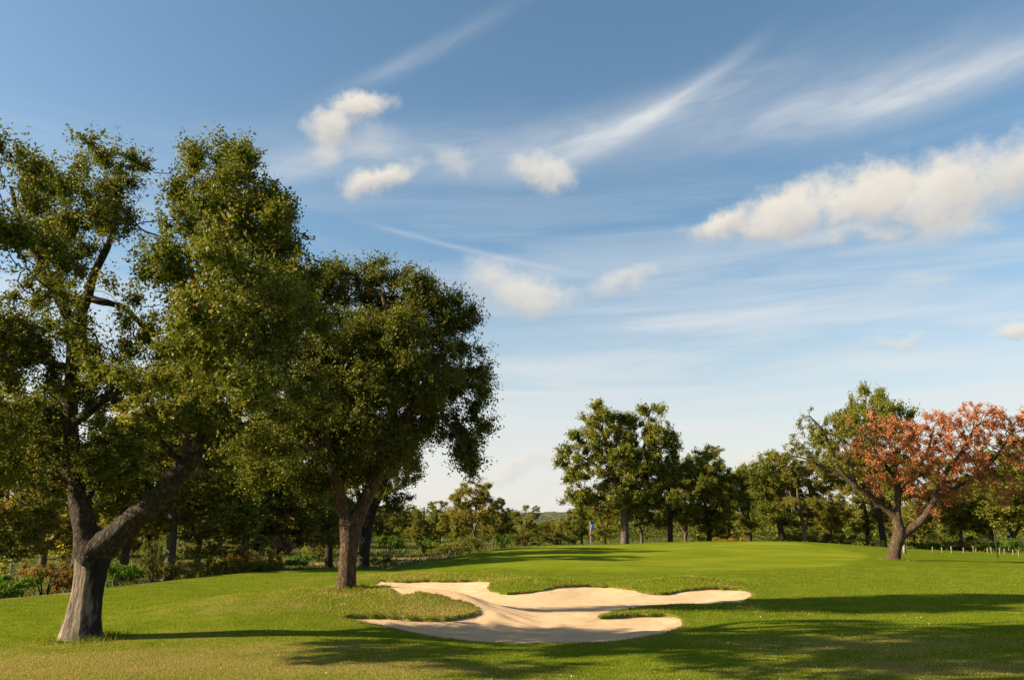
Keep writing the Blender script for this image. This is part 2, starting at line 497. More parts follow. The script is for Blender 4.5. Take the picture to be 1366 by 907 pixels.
def skeleton(limbs, att, D, kill, rs, iters=90, wig=0.25, trop=(0, 0, 0.05)):
    pos, par, frc = [], [], []
    for li, (P, Rr) in enumerate(limbs):
        q, r = resample(P, Rr, D)
        if li > 0:
            A = np.array(pos); j = int(np.argmin(((A-q[0])**2).sum(1))); prev = j
            st = 1 if np.linalg.norm(A[j]-q[0]) < D else 0
        else: prev, st = -1, 0
        for k in range(st, len(q)):
            w = rs.normal(0, 0.03*D if k else 0, 3)
            pos.append(q[k]+w); par.append(prev); frc.append(r[k]); prev = len(pos)-1
    n0 = len(pos)
    pos = np.array(pos); cap = 30000
    X = np.zeros((cap, 3)); X[:n0] = pos; n = n0
    nch = np.zeros(cap, int)
    for p in par:
        if p >= 0: nch[p] += 1
    A = att.copy(); near = np.zeros(len(A), int); dist = np.full(len(A), 1e9)
    for s0 in range(0, n0, 200):
        dd = np.linalg.norm(A[:, None]-X[None, s0:min(s0+200, n0)], axis=2); j = dd.argmin(1); v = dd[np.arange(len(A)), j]
        u = v < dist; dist[u] = v[u]; near[u] = j[u]+s0
    trop = np.array(trop)
    for it in range(iters):
        alive = dist > kill
        A, near, dist = A[alive], near[alive], dist[alive]
        if len(A) == 0: break
        v = A-X[near]; v /= np.linalg.norm(v, axis=1)[:, None]
        u, inv = np.unique(near, return_inverse=True)
        acc = np.zeros((len(u), 3)); np.add.at(acc, inv, v)
        ok = nch[u] < 4
        if not ok.any(): break
        u, acc = u[ok], acc[ok]
        acc /= np.maximum(np.linalg.norm(acc, axis=1), 1e-6)[:, None]
        acc += rs.normal(0, wig, acc.shape)+trop; acc /= np.linalg.norm(acc, axis=1)[:, None]
        m = len(u)
        if n+m > cap: break
        X[n:n+m] = X[u]+acc*D
        par.extend(u.tolist()); nch[u] += 1
        dd = np.linalg.norm(A[:, None]-X[None, n:n+m], axis=2); j = dd.argmin(1); v = dd[np.arange(len(A)), j]
        w = v < dist; dist[w] = v[w]; near[w] = j[w]+n
        n += m
    return X[:n].copy(), np.array(par), np.array(frc), n0


def radii_of(X, par, frc, n0, tip, ex=2.35):
    n = len(X); r = np.zeros(n); dep = np.zeros(n, int)
    for i in range(n-1, -1, -1):
        v = max(r[i], tip**ex); r[i] = v**(1/ex)
        p = par[i]
        if p >= 0: r[p] += v; dep[p] = max(dep[p], dep[i]+1)
    for i in range(n):
        if i < n0: r[i] = frc[i]
        elif par[i] >= 0: r[i] = min(r[i], 0.8*r[par[i]] if par[i] < n0 else r[par[i]])
    return np.maximum(r, tip*0.6), dep


def tubes(X, par, r, sides_px, zcut=None, knob=0.0, flare=None):
    n = len(X); ch = [[] for _ in range(n)]
    for i, p in enumerate(par):
        if p >= 0: ch[p].append(i)
    starts = [(i, None) for i in range(n) if par[i] < 0]; V, Fc = [], []
    nv = 0
    while starts:
        i, p = starts.pop(); chain = [i]; pr = p
        while ch[chain[-1]]:
            c_ = sorted(ch[chain[-1]], key=lambda k: -r[k])
            for k in c_[1:]: starts.append((k, chain[-1]))
            chain.append(c_[0])
        idx = ([pr] if pr is not None else [])+chain
        P = X[idx]; q = r[idx].copy()
        if pr is not None: q[0] = min(q[0], q[1]*1.25)
        if len(idx) < 2: continue
        cut = zcut is not None and pr is None
        if cut:
            k = P[:, 2] > zcut; P, q = P[k], q[k]
        big = q[0] > 0.06 and knob > 0
        if big:        # refine thick limbs so that the bark can be uneven
            t = np.arange(len(P)); tt = np.linspace(0, len(P)-1, (len(P)-1)*3+1)
            P = np.stack([np.interp(tt, t, P[:, a]) for a in range(3)], 1); q = np.interp(tt, t, q)
            for _ in range(3): P[1:-1] = 0.25*P[:-2]+0.5*P[1:-1]+0.25*P[2:]
        s = int(np.clip(q[0]*sides_px, 4, 22))
        T = np.gradient(P, axis=0); T /= np.maximum(np.linalg.norm(T, axis=1), 1e-9)[:, None]
        ref = np.array([0.9, 0.1, 0.2]) if abs(T[0, 0]) < 0.8 else np.array([0.1, 0.2, 0.95])
        B = np.cross(T, ref); B /= np.maximum(np.linalg.norm(B, axis=1), 1e-9)[:, None]; Nn = np.cross(B, T)
        a = np.linspace(0, 2*math.pi, s, endpoint=False)
        rr = np.repeat(q[:, None], s, 1)
        if big:
            for u in range(len(P)):
                for w in range(s):
                    d3 = P[u]+(B[u]*math.cos(a[w])+Nn[u]*math.sin(a[w]))*q[u]
                    rr[u, w] *= 1+knob*(mnoise.noise(Vector((d3[0]*5, d3[1]*5, d3[2]*2.2)))+0.6*mnoise.noise(Vector((d3[0]*13, d3[1]*13, d3[2]*7))))
            if flare and pr is None:
                hz = np.clip(P[:, 2]-P[0, 2], 0, None); rr *= (1+flare*np.exp(-hz/0.22))[:, None]
        ring = P[:, None]+rr[..., None]*(B[:, None]*np.cos(a)[None, :, None]+Nn[:, None]*np.sin(a)[None, :, None])
        if cut:
            ca = np.array([mnoise.noise(Vector((math.cos(t_)*2.2, math.sin(t_)*2.2, 3.3))) for t_ in a]); ring[0, :, 2] += 0.16*ca-0.02; ring[1, :, 2] += 0.07*ca
        V.append(ring.reshape(-1, 3)); m = len(P)
        I = nv+np.arange(m*s).reshape(m, s); J = np.roll(I, -1, 1)
        Fc.append(np.stack([I[:-1], J[:-1], J[1:], I[1:]], -1).reshape(-1, 4))
        nv += m*s
    return np.vstack(V), np.vstack(Fc)


def blob_points(blobs, n, rs, shell=0.55):
    B = np.array(blobs, float); vol = np.prod(B[:, 3:6], 1)**0.8*(B[:, 6] if B.shape[1] > 6 else 1)
    k = rs.choice(len(B), n, p=vol/vol.sum())
    v = rs.normal(0, 1, (n, 3)); v /= np.linalg.norm(v, axis=1)[:, None]
    v *= (rs.random(n)**shell)[:, None]
    return B[k, :3]+v*B[k, 3:6]


def make_tree(root, limbs, blobs, seed, n_att, D, leaves, leaf, spread, bark, lmat, tip=0.008, up=0.6, width=0.55, reach=4, sides_px=60,
              zcut=None, knob=0.0, flare=None, droop=0.0, wig=0.25, trop=(0, 0, 0.05), kill=1.7, trunk_name='trunk', crown_mask=None, extra=None, tone=(0.45, 0.12)):
    rs = np.random.default_rng(seed)
    o = np.array(root.location)
    att = blob_points(ragged(blobs, rs), n_att, rs)
    X, par, frc, n0 = skeleton(limbs, att, D, kill*D, rs, wig=wig, trop=trop)
    r, dep = radii_of(X, par, frc, n0, tip)
    V, Fc = tubes(X, par, r, sides_px, zcut, knob, flare)
    mesh_obj(trunk_name, V, Fc, bark, root, smooth=True, origin=o)
    tips = np.where((np.arange(len(X)) >= n0) & (dep <= reach) & (r < 0.05))[0]
    groups = [(None, lmat, leaves, 'crown')] if crown_mask is None else crown_mask
    for fn, mt, nl, nm in groups:
        tp = tips if fn is None else tips[fn(X[tips])]
        if len(tp) == 0: continue
        ns = max(1, nl//11); wgt = rs.gamma(1.8, 1.0, len(tp)); k = rs.choice(tp, ns, p=wgt/wgt.sum())
        g = X[k]-X[par[k]]; g /= np.maximum(np.linalg.norm(g, axis=1), 1e-9)[:, None]
        v = rs.normal(0, 0.55, (ns, 3)); v += g*0.75; v[:, 2] += 0.2-3.0*droop*rs.random(ns); v /= np.linalg.norm(v, axis=1)[:, None]
        ln = spread*rs.uniform(0.7, 2.9, ns); sp = np.repeat(np.arange(ns), 11); nl = len(sp); u = rs.random(nl)
        C = X[k][sp]+v[sp]*(ln[sp]*u)[:, None]; C[:, 2] -= (u*ln[sp])**2*droop*2.2
        C += np.clip(rs.normal(0, leaf*0.5, (nl, 3)), -leaf, leaf)
        base_t = rs.normal(0, 0.15, ns); k = sp
        leaf_mesh(nm, C, np.full(nl, leaf), width, up, np.clip(rs.normal(tone[0], tone[1], nl)+base_t[k], 0, 1), mt, root, origin=o, droop=droop*2)
    return root


def px_limb(Y, pts):      # points (px, py, dy, half-width px)
    P = [at(a, b_, Y+dy) for a, b_, dy, _ in pts]; q = [w*pxm(b_, Y+dy) for a, b_, dy, w in pts]
    return P, q


def px_blobs(Y, bl):      # (px, py, dy, rx px, ry px, rz m[, weight])
    o = []
    for t in bl:
        a, b_, dy, rx, ry, rz = t[:6]; m = pxm(b_, Y+dy); p = at(a, b_, Y+dy)
        o.append((*p, rx*m, rz, ry*m, t[6] if len(t) > 6 else 1.0))
    return o


cork = bark_mat('cork_bark', (0.038, 0.029, 0.021), (0.185, 0.145, 0.105), 7.0, 1.0, 0.5)
brown_bark = bark_mat('brown_bark', (0.065, 0.042, 0.026), (0.26, 0.175, 0.11), 7.0, 1.0, 0.3)
pale_bark = bark_mat('pale_bark', (0.085, 0.066, 0.048), (0.25, 0.195, 0.14), 6.0, 0.8, 0.3)
dark_bark = bark_mat('dark_bark', (0.035, 0.027, 0.02), (0.11, 0.085, 0.06), 7.0, 0.9, 0.35)
L_OAK = leaf_mat('oak_leaves', (0.042, 0.058, 0.007), (0.096, 0.113, 0.013), (0.205, 0.195, 0.028), (0.28, 0.16, 0.05), trans=0.3)
L_OAK2 = leaf_mat('oak_leaves_olive', (0.048, 0.062, 0.009), (0.112, 0.122, 0.017), (0.23, 0.21, 0.036), (0.32, 0.17, 0.05), trans=0.32)
L_OPEN = leaf_mat('oak_leaves_pale', (0.068, 0.072, 0.012), (0.150, 0.145, 0.022), (0.28, 0.235, 0.045), (0.42, 0.22, 0.06))
L_OLIVE = leaf_mat('olive_leaves', (0.075, 0.082, 0.014), (0.160, 0.160, 0.026), (0.28, 0.255, 0.05), (0.44, 0.23, 0.06))
L_GREEN = leaf_mat('mid_green_leaves', (0.066, 0.084, 0.012), (0.150, 0.166, 0.021), (0.28, 0.255, 0.040), (0.42, 0.20, 0.05))
L_ORANGE = leaf_mat('russet_leaves', (0.24, 0.080, 0.032), (0.43, 0.175, 0.080), (0.57, 0.28, 0.13), (0.55, 0.38, 0.14), trans=0.3)


def ragged(bl, rs):       # break a smooth lobe into a main mass and smaller side masses
    o = []
    for t in bl:
        t = list(t)+[1.0]*(7-len(t)); r = np.array(t[3:6])
        o.append((*t[:3], *(r*0.86), t[6]*2.0))
        for _ in range(6):
            v = rs.normal(0, 1, 3); v /= np.linalg.norm(v)
            o.append((*(np.array(t[:3])+v*r*rs.uniform(.7, 1.0)), *(r*rs.uniform(.28, .55)*np.array([1, 1, rs.uniform(.7, 1.3)])), t[6]*.9))
    return o


# --- first oak: the old stripped cork oak in the left foreground
b1 = hit(108, 851); Y1 = b1[1]
t1 = empty('cork_oak', b1)
tag(t1, 'tall old cork oak with stripped lower trunk and huge leaning right limb, nearest tree', 'tree')
limbs1 = [px_limb(Y1, [(117, 775, 0, 20), (120, 748, 0, 22), (119, 728, 0, 21), (113, 704, 0, 15), (104, 660, 0, 11.5), (99, 610, .05, 10), (94, 565, .1, 9.5), (96, 515, .1, 8.8), (97, 470, .1, 8.2), (95, 432, .1, 7.5)]),
          px_limb(Y1, [(124, 738, 0, 21), (145, 722, -.05, 19), (168, 702, -.1, 16.5), (205, 670, -.2, 14), (232, 640, -.3, 12.5), (264, 603, -.3, 11.5), (302, 580, -.3, 10), (345, 566, -.3, 8), (385, 556, -.3, 6), (420, 535, -.3, 4)]),
          px_limb(Y1, [(266, 604, -.3, 9), (276, 545, -.3, 8.5), (284, 470, -.2, 7.5), (281, 400, -.1, 6), (279, 340, 0, 5), (290, 270, .1, 4), (303, 215, .1, 2.5)]),
          px_limb(Y1, [(284, 470, -.2, 7), (310, 420, .2, 5), (330, 350, .4, 4), (345, 300, .4, 2.5)]),
          px_limb(Y1, [(283, 440, -.2, 6), (262, 380, -.5, 4.5), (245, 330, -.6, 3)]),
          px_limb(Y1, [(95, 432, .1, 8), (75, 388, -.2, 7), (52, 345, -.3, 5.5), (28, 300, -.4, 4), (15, 250, -.4, 2.5)]),
          px_limb(Y1, [(95, 432, .1, 8), (113, 405, .3, 7), (126, 365, .4, 6), (148, 315, .5, 4), (152, 240, .5, 2.5)]),
          px_limb(Y1, [(97, 445, .1, 6), (84, 400, .8, 5), (78, 350, 1.0, 4), (72, 290, 1.0, 3)]),
          px_limb(Y1, [(86, 562, .1, 8), (62, 549, 0, 7), (25, 542, -.1, 6), (-10, 545, -.2, 5), (-50, 520, -.3, 4)]),
          px_limb(Y1, [(92, 490, .1, 6), (55, 480, .5, 5), (15, 455, .7, 4), (-30, 420, .8, 3)]),
          px_limb(Y1, [(104, 562, .1, 7), (128, 540, -.2, 6), (160, 520, -.4, 5), (190, 512, -.5, 4), (222, 512, -.5, 3)]),
          px_limb(Y1, [(108, 680, .1, 6), (130, 640, .6, 5), (150, 600, .9, 4)]),
          px_limb(Y1, [(100, 640, 0, 6), (65, 610, .4, 5), (30, 600, .6, 4)]),
          px_limb(Y1, [(120, 400, .3, 5), (165, 410, .4, 4), (195, 440, .5, 3)]),
          px_limb(Y1, [(250, 620, -.3, 5), (215, 590, -.6, 4), (205, 545, -.7, 3)])]
bl1 = px_blobs(Y1-2.0, [(a_[0], a_[1], a_[2]*2.0+0.5*math.sin(a_[0]*.7+a_[1]), a_[3], a_[4], a_[5]*1.25, *a_[6:]) for a_ in [(15, 225, -.4, 38, 45, .7, .7), (-55, 270, -.3, 60, 75, .9, .6), (10, 330, -.3, 55, 55, .9, .4), (75, 240, .6, 32, 32, .6), (148, 215, .5, 30, 36, .6), (135, 290, .4, 48, 45, .9, .75), (172, 300, .4, 30, 40, .7, .8),
                    (70, 330, .8, 40, 45, .8, .3), (150, 390, .4, 45, 40, .9, .3), (60, 400, .2, 45, 40, .8, .3), (205, 450, .4, 32, 35, .7, .3), (110, 460, .3, 45, 35, .9, .3),
                    (303, 216, .1, 30, 32, .6), (268, 235, .0, 36, 36, .7), (332, 245, .2, 32, 34, .7), (300, 300, .1, 68, 50, 1.1), (362, 285, .3, 32, 26, .6), (243, 300, -.4, 26, 34, .6, .6), (345, 345, .3, 48, 45, .9),
                    (300, 390, .0, 75, 55, 1.2), (245, 385, -.4, 34, 40, .7, .8), (345, 440, .1, 70, 60, 1.2), (300, 480, -.2, 65, 50, 1.2, 1.3), (355, 520, -.2, 60, 45, 1.1, 1.2), (285, 540, .6, 50, 36, .8, 1.2), (400, 520, -.2, 40, 40, .8),
                    (10, 450, .6, 55, 40, 1.0, .6), (-50, 470, .4, 60, 80, 1.0), (35, 510, .3, 60, 30, 1.0, .6), (-10, 565, -.2, 60, 40, .9), (45, 575, .9, 50, 35, .7, .8), (90, 620, 1.1, 60, 40, .7, 1.2), (20, 625, .5, 45, 35, .9), (145, 615, 1.2, 45, 45, .7),
                    (165, 515, -.4, 45, 22, .7, .7), (130, 500, .9, 40, 30, .6, .5), (215, 525, -.6, 25, 25, .5, .5), (215, 570, .6, 28, 35, .6, .7), (350, 600, -.2, 40, 26, .6, .7), (300, 340, -1.1, 50, 50, .5, .35), (285, 430, -1.1, 45, 50, .5, .35), (325, 500, -1.0, 50, 40, .5, .5), (100, 540, 1.2, 50, 25, .5, .6), (60, 600, 1.0, 60, 30, .5), (375, 320, .2, 28, 40, .8), (385, 375, .2, 28, 40, .8), (395, 440, -.2, 36, 50, .9), (365, 410, -.6, 36, 40, .8), (300, 455, -.8, 70, 50, .7), (260, 470, -.5, 36, 50, .7), (330, 535, .5, 60, 30, .6), (345, 390, -.6, 50, 44, .8), (310, 280, -.3, 52, 44, .8), (-80, 600, .2, 60, 60, 1.0)]])
make_tree(t1, limbs1, bl1, 11, 5000, 0.14, 340000, 0.052, 0.14, cork, L_OAK, tip=0.005, up=0.5, zcut=b1[2]+0.98, knob=0.17, sides_px=90, reach=5, wig=0.3, trunk_name='cork_limbs')
# stripped lower trunk
prof = [(856, 78, 139), (850, 81, 136), (842, 84, 134), (825, 89, 132.5), (800, 96, 134), (780, 100, 137), (760, 102.5, 141), (746, 102, 145), (736, 104, 147)]
NS = 64; rows = np.linspace(0, 1, 60); V = []
py_ = np.interp(rows, np.linspace(0, 1, len(prof)), [p[0] for p in prof]); cx_ = np.interp(rows, np.linspace(0, 1, len(prof)), [(p[1]+p[2])/2 for p in prof]); hw_ = np.interp(rows, np.linspace(0, 1, len(prof)), [(p[2]-p[1])/2 for p in prof])
for i in range(len(rows)):
    c0 = at(cx_[i], py_[i], Y1); q = hw_[i]*pxm(py_[i], Y1)
    for k in range(NS):
        a = 2*math.pi*k/NS; tw = a+0.5*rows[i]
        f = 1+0.10*mnoise.noise(Vector((math.cos(tw)*1.9, math.sin(tw)*1.9, rows[i]*0.9)))+0.07*mnoise.noise(Vector((math.cos(tw)*5, math.sin(tw)*5, rows[i]*1.5+4)))+0.035*mnoise.noise(Vector((math.cos(tw)*13, math.sin(tw)*13, rows[i]*4)))
        f -= 0.16*math.exp(-((((a-5.35+math.pi) % (2*math.pi))-math.pi)/0.2)**2)*(0.35+0.65*rows[i])      # hollow seam
        f += 0.22*max(0, math.sin(4.0*a+0.6)+.4*math.sin(7*a))*math.exp(-rows[i]/0.09)
        V.append(c0+np.array([math.cos(a)*q*f, math.sin(a)*q*f, 0]))
I = np.arange(len(rows)*NS).reshape(-1, NS); J = np.roll(I, -1, 1)
m_strip, N, b, _ = material('stripped_wood')
tc = N.new('ShaderNodeTexCoord').outputs['Object']
n1 = N.noise(N.vmul(tc, (1, 1, 0.14)), 13.0, 6, 0.7, 0.5); n2 = N.noise(N.vmul(tc, (1, 1, 0.35)), 3.2, 4, 0.6, 0.3)
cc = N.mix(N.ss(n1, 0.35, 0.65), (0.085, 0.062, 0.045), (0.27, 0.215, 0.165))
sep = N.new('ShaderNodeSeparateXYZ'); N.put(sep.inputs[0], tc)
black_mask = N.m('ADD', N.m('ADD', N.m('MULTIPLY', sep.outputs[0], 1.6), N.m('MULTIPLY', sep.outputs[2], 0.42)), N.m('MULTIPLY', N.m('SUBTRACT', n2, 0.5), 1.9))
cc = N.mix(N.ss(black_mask, 0.34, 0.6, 0, 0.95), cc, (0.010, 0.009, 0.008))       # black towards the right and the top, broken up by noise
N.put(b.inputs['Base Color'], cc); N.put(b.inputs['Normal'], N.bump(N.m('ADD', n1, n2), 1.0, 0.05)); b.inputs['Roughness'].default_value = 0.9
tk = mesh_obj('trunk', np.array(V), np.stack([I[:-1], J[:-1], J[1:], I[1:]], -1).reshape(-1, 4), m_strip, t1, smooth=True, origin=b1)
tk['label'] = 'stripped grey lower trunk turning black towards the upper right'

# --- second oak on the mound
b2 = hit(462, 785); Y2 = b2[1]
t2 = empty('cork_oak', b2)
tag(t2, 'round dense cork oak with forked brown trunk on the mound left of the bunker', 'tree')
limbs2 = [px_limb(Y2, [(462, 788, 0, 13), (463, 765, 0, 12), (465, 735, 0, 12.3), (467, 705, 0, 13.5), (462, 688, 0, 10), (452, 660, -.2, 7.5), (445, 625, -.4, 7), (437, 585, -.6, 6), (428, 540, -.7, 7), (420, 490, -.7, 5)]),
          px_limb(Y2, [(470, 703, 0, 12), (484, 674, .1, 9.5), (498, 645, .2, 8.5), (509, 610, .2, 7.5), (521, 560, .2, 6.5), (528, 500, .3, 7), (520, 440, .3, 5), (510, 390, .3, 3)]),
          px_limb(Y2, [(513, 600, .2, 7), (545, 550, .1, 6), (575, 500, 0, 5), (600, 460, 0, 4)]),
          px_limb(Y2, [(545, 550, .1, 4), (585, 555, -.2, 2.6), (608, 580, -.3, 1.7), (622, 610, -.3, 1.0), (628, 635, -.3, .5)]),
          px_limb(Y2, [(452, 650, 0, 5), (478, 600, .5, 4.5), (492, 540, .8, 3.5), (482, 470, 1.0, 2.5)]),
          px_limb(Y2, [(440, 600, -.5, 6), (405, 570, -.6, 5), (385, 520, -.6, 4)]),
          px_limb(Y2, [(499, 645, .2, 7), (480, 590, 1.3, 6), (470, 520, 1.7, 5), (465, 450, 1.7, 4)]),
          px_limb(Y2, [(438, 590, -.6, 4), (405, 600, -.9, 3.5), (385, 590, -1.0, 3), (365, 600, -1.1, 2)])]
bl2 = px_blobs(Y2+0.8, [(415, 395, -.3, 36, 40, .9), (400, 460, -.5, 48, 50, 1.2), (425, 530, -.6, 55, 50, 1.4), (478, 390, .2, 42, 38, 1.2), (505, 368, .3, 26, 26, .8), (548, 392, .3, 40, 34, 1.1), (590, 425, .1, 38, 38, 1.0), (540, 460, .2, 65, 55, 1.8),
                    (470, 470, .1, 60, 60, 2.0), (608, 490, .0, 40, 45, 1.1), (640, 470, .0, 18, 24, .6, .6), (640, 535, -.1, 20, 36, .6, .7), (618, 575, -.2, 25, 32, .7, .7), (630, 615, -.3, 18, 26, .5, 1.6), (640, 580, -.3, 14, 24, .5, 1.2), (620, 590, .2, 22, 26, .6, 1.2), (565, 545, .0, 52, 45, 1.5), (500, 575, .0, 62, 42, 1.7),
                    (440, 598, -.3, 50, 34, 1.3), (398, 600, -.8, 36, 30, .9), (540, 600, .1, 30, 28, .9), (470, 625, .2, 40, 22, 1.0, .8), (380, 560, -.8, 30, 40, .8), (435, 560, -1.5, 50, 40, .7), (440, 480, -1.5, 50, 50, .7), (500, 520, -1.7, 50, 45, .7), (510, 440, -1.5, 50, 40, .7), (560, 500, -1.5, 45, 45, .7), (455, 610, -1.1, 45, 26, .6), (520, 585, -1.3, 45, 30, .7), (388, 395, -.2, 36, 44, .9), (372, 470, -.4, 40, 50, 1.0), (650, 500, .1, 16, 30, .6, .7), (405, 560, -.9, 48, 50, .9), (370, 545, -.9, 40, 45, .9), (395, 630, -.9, 48, 26, .8), (430, 640, -.5, 36, 18, .8), (355, 610, -.9, 36, 36, .8), (410, 430, -.6, 40, 50, .9), (388, 372, 0, 32, 34, .8), (440, 375, .2, 36, 34, .9), (370, 420, -.2, 36, 50, .9), (600, 420, .3, 40, 32, .9)])
make_tree(t2, limbs2, bl2, 23, 5000, 0.17, 330000, 0.062, 0.19, brown_bark, L_OAK2, tip=0.007, up=0.5, knob=0.12, flare=0.18, sides_px=70, droop=0.05, reach=5, wig=0.3, trop=(0, 0, -0.02))

# --- the oaks behind it
b3 = hit(484, 757); Y3 = b3[1]
t3 = empty('oak', b3)
tag(t3, 'dark crowned oak right behind the round oak on the mound, trunk half hidden', 'tree')
make_tree(t3, [px_limb(Y3, [(485, 760, 0, 8), (486, 735, 0, 7.5), (489, 710, 0, 7.5), (495, 685, 0, 6.5), (508, 655, 0, 5), (520, 625, 0, 4)]), px_limb(Y3, [(490, 700, 0, 5), (478, 660, .4, 4), (470, 620, .5, 3)])],
          px_blobs(Y3, [(520, 640, 0, 36, 34, 1.6), (545, 625, 0, 22, 26, 1.0), (500, 600, 0, 40, 40, 1.6), (470, 610, .4, 40, 40, 1.5), (530, 670, 0, 25, 14, .9, .7)]),
          31, 1000, 0.25, 42000, 0.12, 0.2, dark_bark, L_OAK, tip=0.01, knob=0.08, sides_px=50)
b4 = hit(437, 757); Y4 = b4[1]
t4 = empty('oak', b4)
tag(t4, 'leaning dark oak just left behind the round oak on the mound', 'tree')
make_tree(t4, [px_limb(Y4, [(438, 760, 0, 5.2), (439, 735, 0, 5), (436, 705, 0, 4.8), (429, 680, 0, 4), (424, 655, 0, 4.5), (415, 620, 0, 3.5)])],
          px_blobs(Y4, [(400, 620, 0, 50, 40, 1.6), (430, 590, 0, 45, 40, 1.6), (370, 650, 0, 34, 34, 1.2), (410, 660, 0, 26, 20, .9, .6)]),
          37, 1000, 0.25, 40000, 0.12, 0.2, dark_bark, L_OLIVE, tip=0.01, knob=0.08, sides_px=50, droop=.15)

# --- tall oak behind the flag
Y5 = 68.0
p5 = at(833, 729, Y5); b5 = np.array([p5[0], p5[1], gz(p5[0], p5[1])])
t5 = empty('oak', b5)
tag(t5, 'tall two-headed oak with bare lower trunk behind the golf flag', 'tree')
make_tree(t5, [([b5-np.array([0, 0, .1]), at(834, 710, Y5), at(833, 690, Y5), at(834, 672, Y5), at(842, 650, Y5), at(852, 620, Y5), at(862, 585, Y5), at(866, 550, Y5)], [.38, .33, .32, .29, .22, .18, .13, .08]),
               px_limb(Y5, [(834, 680, 0, 4), (822, 645, -.5, 3), (812, 610, -.5, 2.4), (803, 570, -.4, 1.6)]), px_limb(Y5, [(830, 660, 0, 2.6), (800, 625, .5, 2), (770, 605, .6, 1.2)]),
               px_limb(Y5, [(850, 625, 0, 2.5), (880, 600, .4, 1.8), (898, 580, .5, 1)])],
          px_blobs(Y5, [(805, 560, 0, 26, 22, 1.6), (783, 585, 0, 26, 22, 1.8), (764, 610, 0, 22, 20, 1.5), (808, 605, 0, 34, 30, 2.4), (785, 640, 0, 34, 26, 2.2), (866, 552, 0, 24, 18, 1.7), (872, 582, 0, 28, 24, 2.0), (895, 590, 0, 16, 20, 1.4), (862, 615, 0, 30, 26, 2.2),
                        (825, 655, 0, 40, 26, 2.4), (835, 605, .6, 26, 34, 2.2), (828, 570, .6, 16, 22, 1.4), (838, 630, -.8, 30, 24, 2), (880, 640, 0, 28, 22, 2.0), (800, 545, 0, 12, 10, .8), (878, 542, 0, 10, 8, .8), (770, 665, 0, 22, 16, 1.6), (850, 680, .4, 26, 14, 1.6, .7)]),
          41, 2200, 0.38, 95000, 0.18, 0.28, pale_bark, L_GREEN, tip=0.016, up=.5, reach=4, sides_px=25, wig=.3)

# --- russet oak on the right
b6 = hit(1195, 747); Y6 = b6[1]
t6 = empty('oak', b6)
tag(t6, 'oak with orange russet leaves and bare grey left limb on the right fairway edge', 'tree')
limbs6 = [px_limb(Y6, [(1192, 749, 0, 9.5), (1193, 738, 0, 8), (1197, 722, 0, 7.6), (1200, 708, 0, 7.5), (1197, 688, 0, 5), (1198, 655, .2, 4), (1193, 620, .3, 3), (1186, 585, .3, 2)]),
          px_limb(Y6, [(1197, 692, 0, 5), (1180, 677, 0, 4), (1160, 662, -.2, 3.6), (1142, 648, -.3, 3.2), (1122, 628, -.4, 2.6), (1108, 600, -.5, 2.2), (1098, 575, -.6, 1.6), (1080, 555, -.6, 1)]),
          px_limb(Y6, [(1125, 632, -.4, 2), (1098, 622, -.2, 1.7), (1075, 612, 0, 1.2), (1055, 608, .2, .8)]),
          px_limb(Y6, [(1203, 714, 0, 6.5), (1222, 700, -.2, 5.5), (1238, 683, -.4, 4.6), (1252, 655, -.5, 3.6), (1262, 630, -.5, 3), (1285, 600, -.5, 2.2), (1300, 570, -.5, 1.5)]),
          px_limb(Y6, [(1252, 655, -.5, 2.6), (1285, 645, 0, 2.2), (1320, 620, .4, 1.7), (1345, 585, .5, 1.2)]),
          px_limb(Y6, [(1198, 660, .2, 3), (1220, 630, .8, 2.4), (1238, 600, 1.0, 1.8), (1245, 570, 1.0, 1.2)]),
          px_limb(Y6, [(1196, 640, .2, 2.6), (1170, 605, -.9, 2.2), (1155, 580, -1.0, 1.5)]),
          px_limb(Y6, [(1142, 648, -.3, 2), (1130, 610, .4, 1.6), (1122, 580, .6, 1.1), (1110, 550, .6, .7)])]
bl6 = px_blobs(Y6, [(1150, 578, -.6, 34, 24, 1.2), (1185, 590, .2, 34, 28, 1.3, .7), (1230, 585, .6, 38, 30, 1.4), (1290, 562, -.3, 40, 24, 1.4), (1330, 575, .4, 36, 32, 1.4, 1.2), (1362, 590, .5, 32, 34, 1.3), (1345, 615, -.2, 30, 30, 1.2), (1300, 590, .7, 45, 34, 1.3), (1205, 580, -.9, 40, 26, 1.2), (1255, 600, -1.0, 45, 34, 1.1), (1165, 610, -.8, 32, 26, 1.0), (1215, 650, -.6, 28, 20, .9, .6), (1280, 605, -.3, 45, 30, 1.6),
                    (1320, 632, .3, 38, 26, 1.4, .8), (1235, 630, .3, 34, 24, 1.2, .7), (1205, 625, .2, 24, 26, 1.0, .5), (1180, 640, -.4, 18, 16, .7, .5), (1262, 660, -.5, 22, 16, .8, .5), (1255, 690, -.6, 9, 12, .4, .4), (1310, 545, .0, 20, 12, .8), (1290, 650, .2, 40, 18, 1.0), (1335, 655, .2, 36, 20, 1.0), (1230, 660, .5, 26, 16, .8, .6), (1165, 640, -.2, 24, 20, .9, .6), (1250, 565, .2, 40, 22, 1.2),
                    (1085, 565, -.6, 32, 26, 1.2, .55), (1060, 600, .1, 26, 22, 1.0, .55), (1105, 605, -.4, 30, 26, 1.1, .45), (1125, 565, -.6, 22, 20, 1.0, .5)])
xl = at(1128, 600, Y6)[0]
